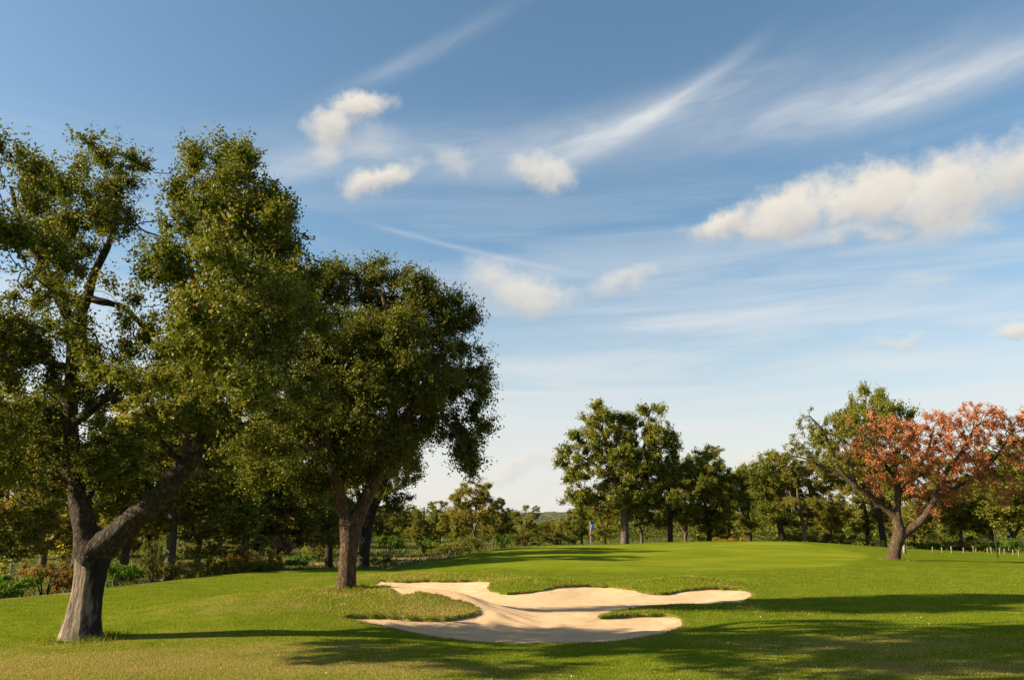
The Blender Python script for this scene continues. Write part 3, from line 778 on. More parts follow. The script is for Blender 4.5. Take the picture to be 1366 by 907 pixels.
make_tree(t6, limbs6, bl6, 53, 2800, 0.20, 0, 0.08, 0.13, brown_bark, L_ORANGE, tip=0.012, knob=0.15, flare=.12, sides_px=45, reach=3, wig=.38, up=.3,
          crown_mask=[(lambda q: q[:, 0]+0.5*np.sin(q[:, 2]*3) > xl, L_ORANGE, 68000, 'crown'), (lambda q: q[:, 0]+0.5*np.sin(q[:, 2]*3) <= xl, L_OLIVE, 7000, 'sparse_foliage')])

# ------------------------------------------------------------------ background trees: a few kinds, copied
def proto(name, seed, kind):
    rs = np.random.default_rng(seed); root = empty(name, (0, 0, 0))
    H = 10.0
    if kind == 'round':
        limbs = [([(0, 0, -.1), (.1, 0, 1.2), (.0, .1, 2.6), (-.5, .1, 4.2), (-.9, 0, 6)], [.25, .2, .18, .13, .07]), ([(0, .1, 2.4), (.7, -.1, 3.8), (1.2, -.2, 5.6), (1.1, 0, 7.2)], [.15, .12, .09, .05]), ([(.0, 0, 2.8), (.2, .9, 4.4), (.1, 1.3, 6.5)], [.15, .12, .07])]
        bl = [(rs.uniform(-2.6, 2.6), rs.uniform(-2.3, 2.3), rs.uniform(2.7, 8.2), *rs.uniform(.9, 1.7, 2), rs.uniform(.8, 1.3)) for _ in range(22)]+[(.3, 0, 9.0, 1.3, 1.3, .9), (0, 0, 6.5, 2.4, 2.2, 2.0)]
        return make_tree(root, limbs, bl, seed, 1300, 0.28, 58000, 0.15, 0.22, dark_bark, L_GREEN, tip=.012, reach=4, sides_px=30, tone=(.55, .13))
    if kind == 'droop':
        limbs = [([(0, 0, -.1), (.15, 0, 1.5), (.05, 0, 3.5), (.3, 0, 5.5), (.1, .1, 7.5), (.2, 0, 9)], [.17, .13, .115, .09, .06, .03]), ([(.05, 0, 2.6), (-.8, .2, 4.4), (-1.3, .2, 6.4)], [.09, .07, .04]), ([(.2, 0, 4.4), (1.2, -.3, 6), (1.6, -.3, 7.2)], [.1, .08, .04])]
        bl = [(rs.uniform(-2.2, 2.2), rs.uniform(-2, 2), rs.uniform(2.2, 8.5), *rs.uniform(.7, 1.3, 2), rs.uniform(.9, 1.6)) for _ in range(18)]+[(.2, 0, 8.8, 1.0, 1.0, 1.1)]
        return make_tree(root, limbs, bl, seed, 1300, 0.28, 56000, 0.145, 0.2, pale_bark, L_OLIVE, tip=.011, reach=4, sides_px=30, droop=.3, trop=(0, 0, -.08), tone=(.52, .13))
    if kind == 'open':
        limbs = [([(0, 0, -.1), (-.1, 0, 1.4), (.2, 0, 3), (.9, 0, 5), (1.3, .2, 7)], [.22, .17, .15, .1, .05]), ([(0, 0, 1.7), (-.8, .2, 3.4), (-1.4, .3, 5.4), (-1.2, 0, 7.4)], [.14, .11, .07, .04]), ([(.2, 0, 3), (.1, -.8, 5), (.2, -1, 8)], [.14, .1, .05])]
        bl = [(rs.uniform(-2.6, 2.6), rs.uniform(-2.2, 2.2), rs.uniform(3.0, 9.0), *rs.uniform(.7, 1.25, 2), rs.uniform(.5, .95)) for _ in range(28)]
        return make_tree(root, limbs, bl, seed, 1300, 0.28, 48000, 0.145, 0.19, pale_bark, L_OPEN, tip=.012, reach=3, sides_px=30, wig=.35, tone=(.52, .13))
    limbs = [([(0, 0, -.1), (.0, .1, 1.3), (-.1, 0, 2.5), (-.2, 0, 4.5), (.1, 0, 7.5)], [.30, .25, .23, .17, .08]), ([(-.1, 0, 2.4), (1.0, .2, 3.8), (1.9, .2, 5.2)], [.2, .15, .08]), ([(-.1, 0, 2.6), (-1.1, -.2, 4), (-1.9, -.1, 5.4)], [.2, .15, .08])]
    bl = [(rs.uniform(-3.2, 3.2), rs.uniform(-2.8, 2.8), rs.uniform(2.6, 7.8), *rs.uniform(1.0, 1.8, 2), rs.uniform(.8, 1.4)) for _ in range(22)]+[(0, 0, 8.8, 1.9, 1.8, 1.0)]
    return make_tree(root, limbs, bl, seed, 1300, 0.28, 64000, 0.15, 0.24, dark_bark, L_GREEN, tip=.012, reach=4, sides_px=30, tone=(.42, .13))


PR = {'round': proto('oak', 101, 'round'), 'round2': proto('oak', 102, 'round'), 'droop': proto('cork_oak', 103, 'droop'), 'droop2': proto('cork_oak', 104, 'droop'), 'open': proto('oak', 105, 'open'), 'broad': proto('oak', 106, 'broad')}
used = set()
gl = 'oaks standing in the scrub behind the left lawn'; gm = 'distant oaks beyond the scrubland in the middle'; gr = 'oaks in a line behind the putting green'
TREES = [  # px of the trunk, distance, px of the top, width factor, kind, label, group
    (57, 36, 560, 1.1, 'open', 'oak with a thick dark trunk behind the rusty brown shrub at far left', gl),
    (84, 44, 590, 1.0, 'droop', 'slim dark oak seen between the rusty shrub and the stripped trunk', gl),
    (166, 40, 480, 1.25, 'droop', 'brown-trunked oak seen in the fork just right of the stripped trunk', gl),
    (223, 34, 445, 1.3, 'droop2', 'tall olive oak with slim pale trunk under the huge leaning limb', gl),
    (266, 44, 560, 1.1, 'open', 'dark leaning oak behind the left end of the yellow shrub', gl),
    (332, 42, 500, 1.4, 'droop', 'olive oak with hanging foliage right behind the yellow shrub', gl),
    (-8, 30, 520, 1.1, 'droop2', 'oak cut by the left picture edge behind bright green shrubs', gl),
    (20, 62, 600, 1.2, 'droop', 'oak in the second row behind the slim pale pole', gl),
    (125, 66, 600, 1.2, 'round2', 'oak in the second row directly behind the stripped trunk', gl),
    (205, 64, 580, 1.4, 'droop', 'oak in the second row behind the white panel', gl),
    (290, 66, 590, 1.4, 'droop2', 'oak in the second row behind the yellow shrub', gl),
    (346, 72, 640, 1.2, 'open', 'small oak with crooked pale trunk behind the red brushwood heap', gl),
    (400, 88, 630, 1.3, 'round', 'small dark-stemmed oak between the brushwood heap and pale straight trunk', gl),
    (416, 58, 625, 1.1, 'droop', 'olive oak with short pale straight trunk left of the leaning oak', gl),
    (452, 92, 640, 1.3, 'droop2', 'distant oak seen through the gap between leaning oak and mound oak', gm),
    (507, 92, 672, 1.3, 'droop', 'distant olive oak just right of the mound oak trunk', gm),
    (530, 100, 668, 1.3, 'round', 'distant oak behind the round green shrub', gm),
    (562, 84, 676, 1.0, 'droop2', 'distant oak with a clear white trunk in the scrub', gm),
    (586, 100, 665, 1.1, 'droop', 'distant oak right of the white-trunked one, forked low', gm),
    (608, 98, 668, 1.1, 'round2', 'distant oak with russet tufts left of the charred trunk', gm),
    (633, 82, 634, 1.05, 'open', 'tallest distant oak with charred trunk foot left of the flag', gm),
    (658, 96, 660, 1.0, 'droop2', 'distant oak with two pale leaning stems next to the charred one', gm),
    (680, 96, 676, 1.0, 'round', 'distant oak with reddish stem behind the shaded green', gm),
    (703, 94, 671, 1.0, 'droop', 'distant oak with orange tipped crown before the open sky gap', gm),
    (728, 120, 694, 1.3, 'broad', 'small dark distant oak below the wooded hill', gm),
    (748, 118, 690, 1.3, 'round2', 'low distant oak directly left of the flag top', gm),
    (776, 84, 660, 1.0, 'round2', 'pale green low oak right behind the golf flag', gr),
    (806, 76, 650, 1.0, 'round', 'oak with reddish brown trunk between flag and two-headed oak', gr),
    (856, 90, 640, 1.1, 'open', 'oak in shade behind the two-headed oak', gr),
    (896, 69, 602, .95, 'broad', 'oak with straight black trunk right of the two-headed oak', gr),
    (916, 74, 612, .95, 'open', 'oak with pale forked trunk beside the black-trunked oak', gr),
    (946, 70, 592, 1.05, 'round', 'round-topped oak with two close trunks mid group', gr),
    (972, 92, 630, 1.1, 'droop', 'oak filling the gap right of the round-topped oak', gr),
    (1000, 86, 615, 1.1, 'round2', 'oak with small leaning stems behind orange scrub on the crest', gr),
    (1043, 67, 598, 1.05, 'broad', 'dark forked oak on the crest of the rise', gr),
    (1074, 64, 592, 1.0, 'open', 'twin-stemmed oak under the bare grey limb', gr),
    (1112, 92, 640, 1.3, 'droop2', 'brownish oak seen beneath the bare grey limb', gr),
    (1178, 66, 508, .64, 'broad', 'tall dark green oak rising behind the russet oak', gr),
    (1158, 72, 590, .9, 'round', 'leafy oak with dark trunk left behind the russet oak', gr),
    (1232, 86, 610, 1.2, 'droop', 'oak behind the white posts just right of the russet trunk', gr),
    (1281, 74, 600, 1.25, 'droop2', 'oak with pale upright trunk behind the middle of the post row', gr),
    (1322, 84, 610, 1.2, 'round2', 'oak behind the blue sign with dim crown', gr),
    (1352, 66, 610, 1.2, 'open', 'oak with pale leaning stems at the right picture edge', gr),
    (1400, 62, 570, 1.3, 'broad', 'oak just beyond the right picture edge', gr),
    (1470, 70, 590, 1.3, 'round', 'farther oak beyond the right picture edge', gr),
]
for px, Y, top, wf, kd, lab, grp in TREES:
    src = PR[kd]
    o = src if kd not in used else copy_tree(src); used.add(kd)
    p = at(px, 728, Y); z = gz(p[0], p[1]); hgt = at(px, top, Y)[2]-z
    s = hgt/9.9
    o.location = (p[0], p[1], z-0.03); o.rotation_euler = (0, 0, rng.uniform(0, 6.28)); o.scale = (s*wf*1.12, s*wf*1.12, s)
    tag(o, lab, 'tree', grp)

# ------------------------------------------------------------------ shrubs
L_GOLD = leaf_mat('golden_leaves', (0.13, 0.085, 0.015), (0.30, 0.185, 0.022), (0.52, 0.31, 0.035), trans=.3)
L_RUST = leaf_mat('rusty_leaves', (0.09, 0.055, 0.015), (0.20, 0.115, 0.03), (0.34, 0.19, 0.05))
L_FRESH = leaf_mat('fresh_leaves', (0.05, 0.10, 0.010), (0.10, 0.18, 0.015), (0.17, 0.25, 0.03))
L_RED = leaf_mat('dead_brush', (0.12, 0.06, 0.04), (0.26, 0.13, 0.085), (0.36, 0.21, 0.14))


def shrub_proto(name, seed, lm, nl=5000, w=1.0, up=.4):
    rs = np.random.default_rng(seed); root = empty(name, (0, 0, 0)); stems = []
    for k in range(7):
        a = rs.uniform(0, 6.28); e = rs.uniform(.3, .8)
        stems.append(([(math.cos(a)*.06, math.sin(a)*.06, -.05), (math.cos(a)*.3*e, math.sin(a)*.3*e, .35), (math.cos(a)*.6*e, math.sin(a)*.6*e, .7)], [.02, .015, .008]))
    bl = [(rs.uniform(-.6, .6), rs.uniform(-.6, .6), rs.uniform(.25, .78), *rs.uniform(.22, .4, 2), rs.uniform(.15, .27)) for _ in range(14)]
    return make_tree(root, stems, bl, seed, 260, 0.09, nl, 0.065, 0.06, brown_bark, lm, tip=.004, reach=3, sides_px=120, width=.5, up=up, trunk_name='stem')


SH = {'green': shrub_proto('shrub', 201, L_FRESH), 'gold': shrub_proto('shrub', 202, L_GOLD, 7000), 'rust': shrub_proto('shrub', 203, L_RUST), 'dark': shrub_proto('shrub', 204, L_OAK2), 'olive': shrub_proto('shrub', 205, L_OLIVE), 'heap': shrub_proto('brushwood', 206, L_RED, 4000)}
SHR = [ # px, distance, height m, width m, kind, label
    (8, 21.5, .75, 1.7, 'green', 'bright green low shrub at the left picture edge'),
    (32, 23.5, .95, 1.5, 'green', 'bright green taller shrub beside the rusty one'),
    (-30, 22.5, .9, 2.0, 'green', 'green shrub just beyond the left picture edge'),
    (66, 24, 1.1, 1.7, 'rust', 'rusty brown shrub left of the stripped trunk'),
    (8, 27, 1.2, 1.6, 'olive', 'olive shrub behind the bright green ones at left edge'),
    (95, 26, 1.3, 1.6, 'dark', 'dark shrub tight behind the stripped trunk on its left'),
    (160, 27, 1.0, 1.7, 'green', 'light green shrub just right of the stripped trunk'),
    (206, 28.5, 1.5, .9, 'dark', 'slim dark sapling in front of the white panel'),
    (237, 32, 1.0, 2.4, 'olive', 'low olive shrub at the foot of the slim pale trunk'),
    (272, 34, 1.0, 1.8, 'olive', 'low olive shrub under the dark leaning oak'),
    (300, 36, 1.1, 2.2, 'gold', 'golden yellow shrub, left end of the yellow clump'),
    (325, 36, 1.35, 2.4, 'gold', 'golden yellow shrub, tallest in the yellow clump'),
    (352, 36.5, 1.2, 2.2, 'gold', 'golden yellow shrub, right end of the yellow clump'),
    (333, 34, .75, 2.6, 'dark', 'dark low shrub in front of the yellow clump'),
    (375, 35, .75, 2.4, 'dark', 'dark low shrub right of the yellow clump'),
    (366, 66, 2.2, 4.5, 'heap', 'reddish heap of dead brushwood behind the yellow shrub'),
    (382, 66, 1.7, 3.5, 'heap', 'smaller reddish brushwood heap beside a crooked pale trunk'),
    (405, 50, 1.0, 2.2, 'green', 'fresh green shrub before the pale straight trunk'),
    (428, 56, 1.2, 2.4, 'olive', 'olive shrub right of the pale straight trunk'),
    (518, 76, 2.0, 3.0, 'green', 'round green shrub in the scrub below distant oaks'),
    (514, 42, .7, 1.4, 'olive', 'low brown-olive tuft on the sandy patch'),
    (570, 70, 1.6, 2.2, 'green', 'fresh green shrub right of the white trunk'),
    (600, 66, 1.3, 4.0, 'olive', 'broad olive scrub left of the charred trunk'),
    (626, 70, 1.6, 2.4, 'olive', 'olive shrub touching the charred trunk'),
    (672, 80, 2.0, 2.6, 'green', 'green shrub peeping over the shaded edge of the green'),
    (700, 86, 1.8, 4.0, 'dark', 'dark scrub behind the shaded putting green'),
    (745, 86, 1.8, 5.0, 'olive', 'olive scrub left of the flagstick'),
    (935, 72, 1.3, 2.0, 'dark', 'dark round shrub at the feet of the paired trunks'),
    (962, 84, 1.1, 2.6, 'gold', 'golden scrub on the crest, left patch'),
    (985, 84, 1.2, 2.6, 'gold', 'golden scrub on the crest, right patch'),
    (1062, 76, 1.8, 4.0, 'olive', 'olive shrub between the crest oaks'),
    (1110, 70, 1.6, 5.0, 'dark', 'dark low shrub under the bare grey limb'),
    (1150, 64, 1.5, 4.0, 'dark', 'dark low shrub left of the russet trunk'),
    (1235, 66, 1.4, 3.4, 'green', 'green shrub behind the posts next to the russet oak'),
    (1262, 67, 1.3, 3.4, 'dark', 'dark green shrub behind the second stretch of posts'),
    (1290, 66, 1.2, 3.0, 'dark', 'dark shrub behind the middle of the post row'),
    (1318, 66, 1.5, 3.0, 'green', 'green shrub under the blue sign'),
    (1345, 62, 1.6, 2.6, 'green', 'bright shrub right of the sign pole'),
    (1372, 60, 2.0, 3.0, 'green', 'tall green shrub at the right picture edge'),
]
us = set()
for px, Y, h_, w_, kd, lab in SHR:
    src = SH[kd]; o = src if kd not in us else copy_tree(src); us.add(kd)
    p = at(px, 740, Y); o.location = (p[0], p[1], gz(p[0], p[1])-.02); o.rotation_euler = (0, 0, rng.uniform(0, 6.28)); o.scale = (w_/1.7, w_/1.7, h_/1.0)
    tag(o, lab, 'brushwood' if kd == 'heap' else 'shrub', 'shrubs at the edge of the course')

# undergrowth: tall weeds on the rough land
x, y = scatter(60000, 24, 110, half=.75, p=0.6)
dl_ = sdf(LAWN, x, y)
k = (dl_ > 1.2) & (path_mask(x, y) < 0.35) & (np.sin(x*.5)*np.sin(y*.37+1)+.6*np.sin(x*1.3+y*.7) > -0.5)
x, y = x[k], y[k]
L_WEED = leaf_mat('weeds', (0.05, 0.068, 0.012), (0.095, 0.105, 0.02), (0.20, 0.145, 0.06), trans=.25, patch=.3)
tag(blades('undergrowth', x, y, rng.uniform(.10, .34, len(x)), rng.uniform(.015, .04, len(x))*(y/40), np.clip(rng.normal(.42, .25, len(x)), 0, 1), L_WEED, lean=.7),
    'tall weeds and dry grass on the rough land behind the course', 'undergrowth', kind='stuff')

# far woods behind everything
C, tn = [], []
for i in range(330):
    a = rng.uniform(R(-46), R(46)); q = rng.uniform(125, 230); cx, cy = q*math.sin(a), q*math.cos(a); h_ = rng.uniform(4.5, 7.0)*(q/160)**.5
    if -2 < math.degrees(a) < 4.5: h_ *= .62
    w_ = rng.uniform(2.5, 4.5)
    n = 800; v = rng.normal(0, 1, (n, 3)); v /= np.linalg.norm(v, axis=1)[:, None]; v *= (rng.random(n)**.4)[:, None]
    v += .18*np.sin(v[:, [1, 2, 0]]*7+i)
    C.append(np.array([cx, cy, -1.2+h_*.52])+v*np.array([w_, w_, h_*.5])); tn.append(np.clip(rng.normal(rng.uniform(.25, .6), .17, n), 0, 1))
C = np.vstack(C)
tag(leaf_mesh('far_woods', C, np.full(len(C), .42), .6, .5, np.concatenate(tn), L_OAK), 'far mass of low oak woodland closing the view', 'woods', kind='stuff')

# wooded hill on the horizon
m_hill, N, b, _ = material('wooded_hill')
geo = N.new('ShaderNodeNewGeometry').outputs['Position']
N.put(b.inputs['Base Color'], N.mix(N.ss(N.noise(geo, .06, 5, .7), .35, .65), (0.050, 0.058, 0.030), (0.115, 0.115, 0.055)))
N.put(b.inputs['Normal'], N.bump(N.noise(geo, .09, 5, .75), 1.0, 8.0))
hx, hy, hf = polar_grid(np.linspace(R(-60), R(60), 700), np.linspace(1100, 1700, 26))
ang = np.arctan2(hx, hy); rr_ = np.hypot(hx, hy)
prof_ = 20+5*np.sin(ang*5+1)+3*np.sin(ang*13)
hz_ = -4+prof_*np.sin(np.clip((rr_-1100)/600, 0, 1)*math.pi)**.8 + 1.3*np.sin(ang*240+rr_*.05)*np.sin(ang*97) + rng.normal(0, .5, len(hx))
tag(mesh_obj('hill', np.stack([hx, hy, hz_], 1), hf, m_hill, smooth=True), kind='structure')

# ------------------------------------------------------------------ small built things
def lathe(prof, n=12):
    V, Fc = [], []
    for r_, z_ in prof:
        for k in range(n): V.append((r_*math.cos(2*math.pi*k/n), r_*math.sin(2*math.pi*k/n), z_))
    for i in range(len(prof)-1):
        for k in range(n): Fc.append((i*n+k, i*n+(k+1) % n, (i+1)*n+(k+1) % n, (i+1)*n+k))
    Fc.append(tuple(range((len(prof)-1)*n, len(prof)*n)))
    return V, Fc


def box(x0, x1, y0, y1, z0, z1, bev=.0):
    V = [(x0, y0, z0), (x1, y0, z0), (x1, y1, z0), (x0, y1, z0), (x0+bev, y0+bev, z1), (x1-bev, y0+bev, z1), (x1-bev, y1-bev, z1), (x0+bev, y1-bev, z1)]
    return V, [(3, 2, 1, 0), (4, 5, 6, 7), (0, 1, 5, 4), (1, 2, 6, 5), (2, 3, 7, 6), (3, 0, 4, 7)]


def join(*parts):
    V, Fc = [], []
    for v, f in parts:
        n = len(V); V += list(v); Fc += [tuple(i+n for i in q) for q in f]
    return V, Fc


m_white = plain('white_paint', (0.78, 0.77, 0.72), .4, .05)
m_grey = plain('grey_pole', (0.42, 0.43, 0.42), .5)
m_blue = plain('blue_cloth', (0.015, 0.11, 0.75), .7, .06)
m_red = plain('orange_red_plastic', (0.75, 0.10, 0.035), .5, .06)
m_wood = plain('weathered_wood', (0.21, 0.165, 0.10), .85, .2)
m_bluesign = plain('blue_sign_paint', (0.02, 0.13, 0.62), .4, .05)
m_black = plain('cup_liner', (0.05, 0.05, 0.05), .6)

pf = hit(788, 733)
fl = empty('flagstick', pf); tag(fl, 'golf flagstick with limp blue flag standing on the putting green', 'golf flag')
hF = 36*pxm(715, pf[1])
mesh_obj('pole', *lathe([(.011, -.05), (.011, hF*.5), (.010, hF), (.004, hF+.02)], 10), m_white, fl, smooth=True)
V, Fc = [], []
nu, nvv = 10, 12
for i in range(nu+1):
    for j in range(nvv+1):
        u, v = i/nu, j/nvv
        wv = .05*math.sin(u*6+v*3)*u
        V.append((u*.17*(1-.25*v)+.012, wv+.04*u*math.sin(v*5), hF-.02-v*.40-u*.16*(1-v*.4)))
for i in range(nu):
    for j in range(nvv):
        a = i*(nvv+1)+j; Fc.append((a, a+nvv+1, a+nvv+2, a+1))
flag = mesh_obj('flag', V, Fc, m_blue, fl, smooth=True)
sm = flag.modifiers.new('thickness', 'SOLIDIFY'); sm.thickness = .004
# small white mark sewn to the flag
V2 = [(.065, -.018, hF-.20), (.095, -.02, hF-.20), (.10, -.02, hF-.27), (.06, -.018, hF-.27), (.065, -.026, hF-.20), (.095, -.028, hF-.20), (.10, -.028, hF-.27), (.06, -.026, hF-.27)]
mesh_obj('flag_mark', V2, [(0, 1, 2, 3), (7, 6, 5, 4), (0, 4, 5, 1), (1, 5, 6, 2), (2, 6, 7, 3), (3, 7, 4, 0)], m_white, flag)
mesh_obj('marker', *lathe([(.012, hF*.50), (.05, hF*.51), (.045, hF*.57), (.035, hF*.61), (.012, hF*.62)], 12), m_red, fl, smooth=True)
mesh_obj('cup', *lathe([(.054, .002), (.054, .006), (.02, .006)], 16), m_black, fl)


def post_proto():
    V, Fc = join(lathe([(.055, -.15), (.055, .38), (.045, .42), (.02, .43)], 10))
    return mesh_obj('wooden_post', V, Fc, m_wood, smooth=False)


pp = post_proto()
posts = [(1112, 733), (1142, 734.3), (1151, 734), (1172, 735), (1183, 734), (1220, 735.5), (1232, 735.5), (1244, 736), (1259, 735.5), (1272, 734.5), (1275, 735.5), (1290, 736.5), (1295, 737), (1305, 738),
         (1311, 738.5), (1317, 733.5), (1322, 739.5), (1329, 741.5), (1334, 733), (1346, 733.5), (1354, 734.5)]
# the crest hides the feet of the first ones
for i, (px, py) in enumerate(posts):
    o = pp if i == 0 else pp.copy()
    if i: COL.objects.link(o)
    d_ = {1112: 62, 1142: 60, 1151: 60}.get(px)
    p = at(px, py, d_) if d_ else hit(px, py)
    p[1] = min(p[1], 78); p[0] = (px-W0/2)/F*p[1]/CP*.985
    o.location = (p[0], p[1], gz(p[0], p[1])); o.rotation_euler = (rng.normal(0, .05), rng.normal(0, .06), rng.uniform(0, 6))
    s = rng.uniform(.6, .78); o.scale = (s, s, s*rng.uniform(.9, 1.2))
    tag(o, 'short weathered wooden post in the row along the gravel track', 'post', 'wooden posts along the track')

p = hit(1207, 738); ps = mesh_obj('marker_stone', *box(-.075, .075, -.07, .07, -.1, .42, .015), plain('pale_stone', (.22, .20, .16)))
ps.location = p; tag(ps, 'pale upright stone block just right of the russet oak trunk', 'stone')

p = hit(1331, 744); sg = empty('sign_post', p); tag(sg, 'thin dark pole near the end of the post row', 'pole')
mesh_obj('pole', *lathe([(.03, -.1), (.03, 1.0), (.026, 1.35), (.01, 1.36)], 8), dark_bark, sg)
mesh_obj('footing', *lathe([(.05, -.05), (.05, .05), (.032, .07)], 8), cork, sg)

Yb = 68; p = at(1348, 717, Yb); z0 = gz(p[0], p[1]); bs = empty('road_sign', (p[0], p[1], z0)); tag(bs, 'small blue sign on grey pole among shrubs at right', 'sign')
mesh_obj('pole', *lathe([(.03, -.1), (.03, p[2]-z0+.2), (.01, p[2]-z0+.21)], 8), m_grey, bs)
V, Fc = box(-.26, .26, -.06, -.035, p[2]-z0-.18, p[2]-z0+.18); mesh_obj('panel', V, Fc, m_bluesign, bs)
Ys = 72; p = at(1139.5, 717, Ys); z0 = gz(p[0], p[1]); bs2 = empty('notice_post', (p[0], p[1], z0)); tag(bs2, 'small pale blue notice on dark post under the bare grey limb', 'sign')
mesh_obj('post', *lathe([(.05, -.1), (.05, p[2]-z0-.1), (.03, p[2]-z0-.08)], 8), dark_bark, bs2)
mesh_obj('panel', *box(-.14, .14, -.09, -.055, p[2]-z0-.15, p[2]-z0+.25), plain('pale_blue_paint', (.45, .55, .68)), bs2)

Yp = 40; p = at(15, 756, Yp); z0 = gz(p[0], p[1]); top = at(16, 724, Yp)[2]; lp = empty('lamp_pole', (p[0], p[1], z0)); tag(lp, 'slim pale blue-grey pole among the oaks at far left', 'pole')
mesh_obj('pole', *lathe([(.07, -.1), (.06, (top-z0)*.5), (.05, top-z0), (.02, top-z0+.02)], 10), plain('pale_blue_grey', (.42, .47, .52)), lp)
mesh_obj('cap', *lathe([(.05, top-z0+.02), (.12, top-z0+.05), (.10, top-z0+.16), (.02, top-z0+.19)], 10), m_grey, lp)

Yw = 46; p = at(206, 750, Yw); z0 = gz(p[0], p[1]); m_panel = plain('dull_white', (0.42, 0.42, 0.40), .6)
wp = empty('white_panel', (p[0], p[1], z0)); tag(wp, 'white panel on two posts half hidden behind a slim sapling', 'sign')
mesh_obj('panel', *box(-.28, .28, -.02, .02, .30, .80), m_panel, wp)
for sx in (-.23, .23): mesh_obj('post', *[v for v in box(sx-.03, sx+.03, .023, .08, -.1, .84)], m_grey, wp)

# ------------------------------------------------------------------ light and sky
EL = R(25)
sun = bpy.data.lights.new('sun', 'SUN'); sun.energy = 5.0; sun.angle = R(.55); sun.color = (1.0, .83, .58)
so = bpy.data.objects.new('sun', sun); COL.objects.link(so)
SA = R(-97)        # compass angle of the sun, from +Y towards +X
sdir = Vector((math.sin(SA)*math.cos(EL), math.cos(SA)*math.cos(EL), math.sin(EL)))
so.rotation_euler = (-sdir).to_track_quat('-Z', 'Y').to_euler()

w = bpy.data.worlds.new('World'); S.world = w; w.use_nodes = True
N = NT(w.node_tree); bg = w.node_tree.nodes['Background']
sky = N.new('ShaderNodeTexSky', sky_type='NISHITA'); sky.sun_disc = False; sky.sun_elevation = EL; sky.sun_rotation = SA
sky.air_density = 1.0; sky.dust_density = 1.0; sky.ozone_density = 1.2
dirv = N.new('ShaderNodeTexCoord').outputs['Generated']
sp_ = N.new('ShaderNodeSeparateXYZ'); N.put(sp_.inputs[0], dirv)
az = N.m('MULTIPLY', N.m('ARCTAN2', sp_.outputs[0], sp_.outputs[1]), 180/math.pi)
el = N.m('MULTIPLY', N.m('ARCSINE', sp_.outputs[2]), 180/math.pi)


def azel(px, py):
    d = ray(px, py); d /= np.linalg.norm(d)
    return math.degrees(math.atan2(d[0], d[1])), math.degrees(math.asin(d[2]))


nA = N.noise(dirv, 9.0, 5, .6); nB = N.noise(N.vmul(dirv, (1.1, .9, 1.3)), 11.0, 5, .6)
az_d = N.m('ADD', az, N.m('MULTIPLY', N.m('SUBTRACT', nA, .5), 5.0)); el_d = N.m('ADD', el, N.m('MULTIPLY', N.m('SUBTRACT', nB, .5), 4.0))
nF = N.noise(dirv, 30.0, 6, .62)


def uv(px, py, rx, ry, rot, warp=True):
    a0, e0 = azel(px, py); a1, e1 = azel(px+rx, py); ra = math.hypot(a1-a0, 0)
    _, e2 = azel(px, py-ry); rb = e2-e0
    cs, sn = math.cos(R(rot)), math.sin(R(rot))
    da = N.m('SUBTRACT', az_d if warp else az, a0); de = N.m('SUBTRACT', el_d if warp else el, e0)
    u = N.m('DIVIDE', N.m('ADD', N.m('MULTIPLY', da, cs), N.m('MULTIPLY', de, sn)), ra)
    v = N.m('DIVIDE', N.m('SUBTRACT', N.m('MULTIPLY', de, cs), N.m('MULTIPLY', da, sn)), rb)
    return u, v


def puff(px, py, rx, ry, rot=0, dens=1.0, soft=.55):
    u, v = uv(px, py, rx, ry, rot)
    rr = N.m('SQRT', N.m('ADD', N.m('MULTIPLY', u, u), N.m('MULTIPLY', v, v)))
    f = N.m('ADD', N.m('SUBTRACT', 1.0, rr), N.m('MULTIPLY', N.m('SUBTRACT', nF, .5), 1.15))
    return N.m('MULTIPLY', N.ss(f, -.12, soft+.18), dens), v


CL = [(478, 152, 60, 26, 8, 1, .5), (440, 172, 42, 34, 12, .9, .6), (430, 205, 34, 20, 0, .5, .8), (500, 190, 50, 26, 0, .3, 1.0), (506, 241, 62, 22, 12, .95, .5), (600, 217, 30, 22, 0, .4, .8), (722, 232, 52, 27, -10, .8, .6), (745, 242, 28, 18, 0, .7, .6),
      (966, 300, 62, 32, 5, 1, .5), (1052, 288, 105, 46, 8, 1, .5), (1165, 266, 120, 64, 12, 1, .5), (1265, 256, 112, 70, 8, 1, .55), (1350, 228, 85, 58, 10, .95, .7), (1290, 300, 90, 22, 0, .5, .9), (1130, 322, 120, 16, 0, .5, .9),
      (700, 395, 80, 38, -4, .8, .6), (655, 375, 50, 32, 0, .7, .7), (838, 384, 62, 18, 12, .65, .8), (1182, 460, 66, 16, 0, .42, .8), (1352, 436, 36, 17, 8, .85, .6), (1245, 372, 75, 20, 0, .3, 1.0),
      (690, 622, 110, 16, 4, .5, .9), (1008, 606, 50, 11, 4, .8, .7), (640, 655, 120, 14, 0, .4, .9), (760, 648, 90, 10, 0, .3, .9)]
dens, lit = None, None
for cpar in CL:
    dn, v = puff(*cpar)
    wl = N.m('MULTIPLY', dn, N.ss(v, -.9, .55))
    dens = dn if dens is None else N.m('MAXIMUM', dens, dn)
    lit = wl if lit is None else N.m('MAXIMUM', lit, wl)
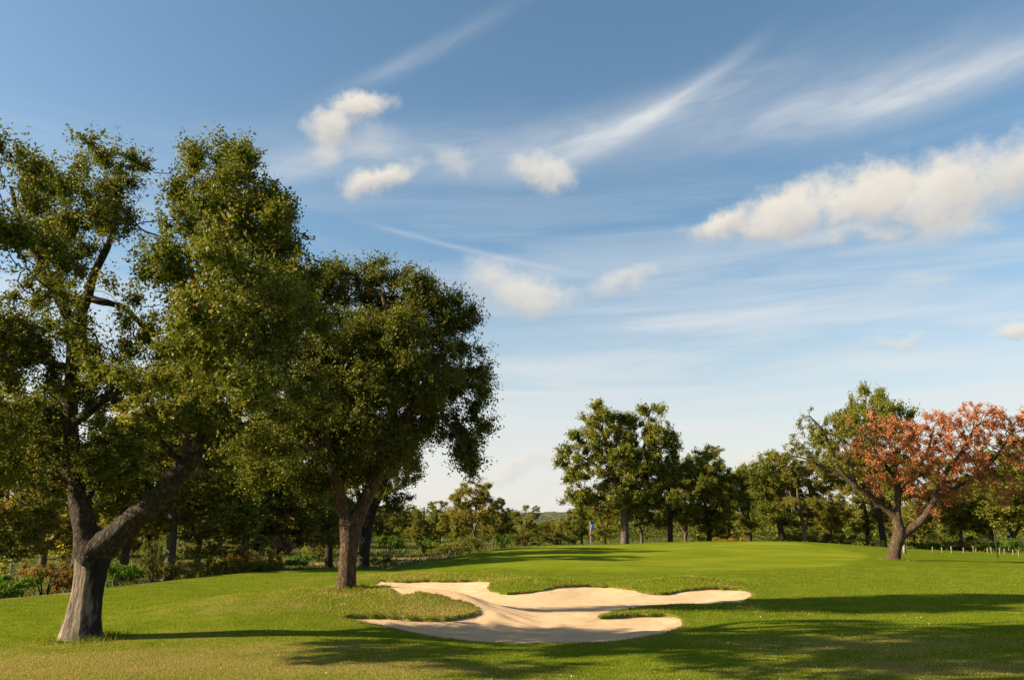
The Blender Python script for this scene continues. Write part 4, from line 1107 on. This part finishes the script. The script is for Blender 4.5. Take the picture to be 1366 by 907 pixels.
# cirrus
cir = None
for px, py, rx, ry, rot, k in [(560, 205, 300, 44, 5, .36), (1060, 140, 330, 34, 8, .30), (850, 160, 280, 30, 11, .50), (1180, 128, 300, 40, 5, .45), (925, 120, 110, 12, 26, .42), (850, 160, 120, 14, 20, .36), (1210, 124, 270, 28, 4, .30), (780, 200, 120, 20, 18, .4), (400, 220, 120, 22, 18, .42), (560, 75, 140, 14, 25, .28), (1290, 105, 200, 26, 8, .4),
                               (630, 335, 160, 5, -12, .35), (880, 430, 420, 20, 4, .28), (760, 515, 80, 6, -6, .35), (1210, 442, 55, 4, -8, .35), (1050, 345, 380, 26, 0, .3), (1000, 420, 160, 8, 8, .25)]:
    u, v = uv(px, py, rx, ry, rot, False)
    cb = N.new('ShaderNodeCombineXYZ'); N.put(cb.inputs[0], N.m('MULTIPLY', u, rx/120)); N.put(cb.inputs[1], N.m('MULTIPLY', v, max(ry, 12)/24)); cb.inputs[2].default_value = px*.37
    st = N.noise(cb.outputs[0], 1.2, 4, .52, .6)
    g = N.m('POWER', 2.718, N.m('MULTIPLY', N.m('ADD', N.m('MULTIPLY', u, u), N.m('MULTIPLY', v, v)), -1.3))
    q = N.m('MULTIPLY', N.m('MULTIPLY', g, k*.84), N.ss(st, .12, .88, .3, 1.1))
    cir = q if cir is None else N.m('ADD', cir, q)
cb = N.new('ShaderNodeCombineXYZ'); N.put(cb.inputs[0], N.m('MULTIPLY', az, .035)); N.put(cb.inputs[1], N.m('MULTIPLY', el, .42))
lay = N.noise(cb.outputs[0], 1.0, 5, .6, .5)
veil = N.m('MULTIPLY', N.ss(lay, .36, .66), N.ss(el, 30, 3, 0, .7))
cir = N.m('ADD', cir, veil, clamp=True)
hs = N.new('ShaderNodeHueSaturation'); hs.inputs['Hue'].default_value = .489; hs.inputs['Saturation'].default_value = 1.1; hs.inputs['Value'].default_value = 1.0; N.put(hs.inputs['Color'], sky.outputs[0])
hz_s = N.mix(N.ss(el, 19, 0, 0, .8), hs.outputs[0], (5.1, 4.95, 4.6))
c = N.mix(cir, hz_s, (4.7, 4.75, 4.75))
c = N.mix(N.m('MULTIPLY', dens, .95), c, N.mix(N.m('DIVIDE', lit, N.m('MAXIMUM', dens, .01)), (3.4, 3.3, 3.15), (5.3, 4.9, 4.25)))
N.put(bg.inputs['Color'], c); bg.inputs['Strength'].default_value = .062

S.view_settings.view_transform = 'Standard'; S.view_settings.look = 'None'; S.view_settings.gamma = 1; S.view_settings.use_curve_mapping = False
S.view_settings.exposure = 1.47
S.render.engine = 'CYCLES'
S.cycles.use_denoising = True
S.cycles.max_bounces = 4; S.cycles.diffuse_bounces = 2; S.cycles.transmission_bounces = 3; S.cycles.glossy_bounces = 1
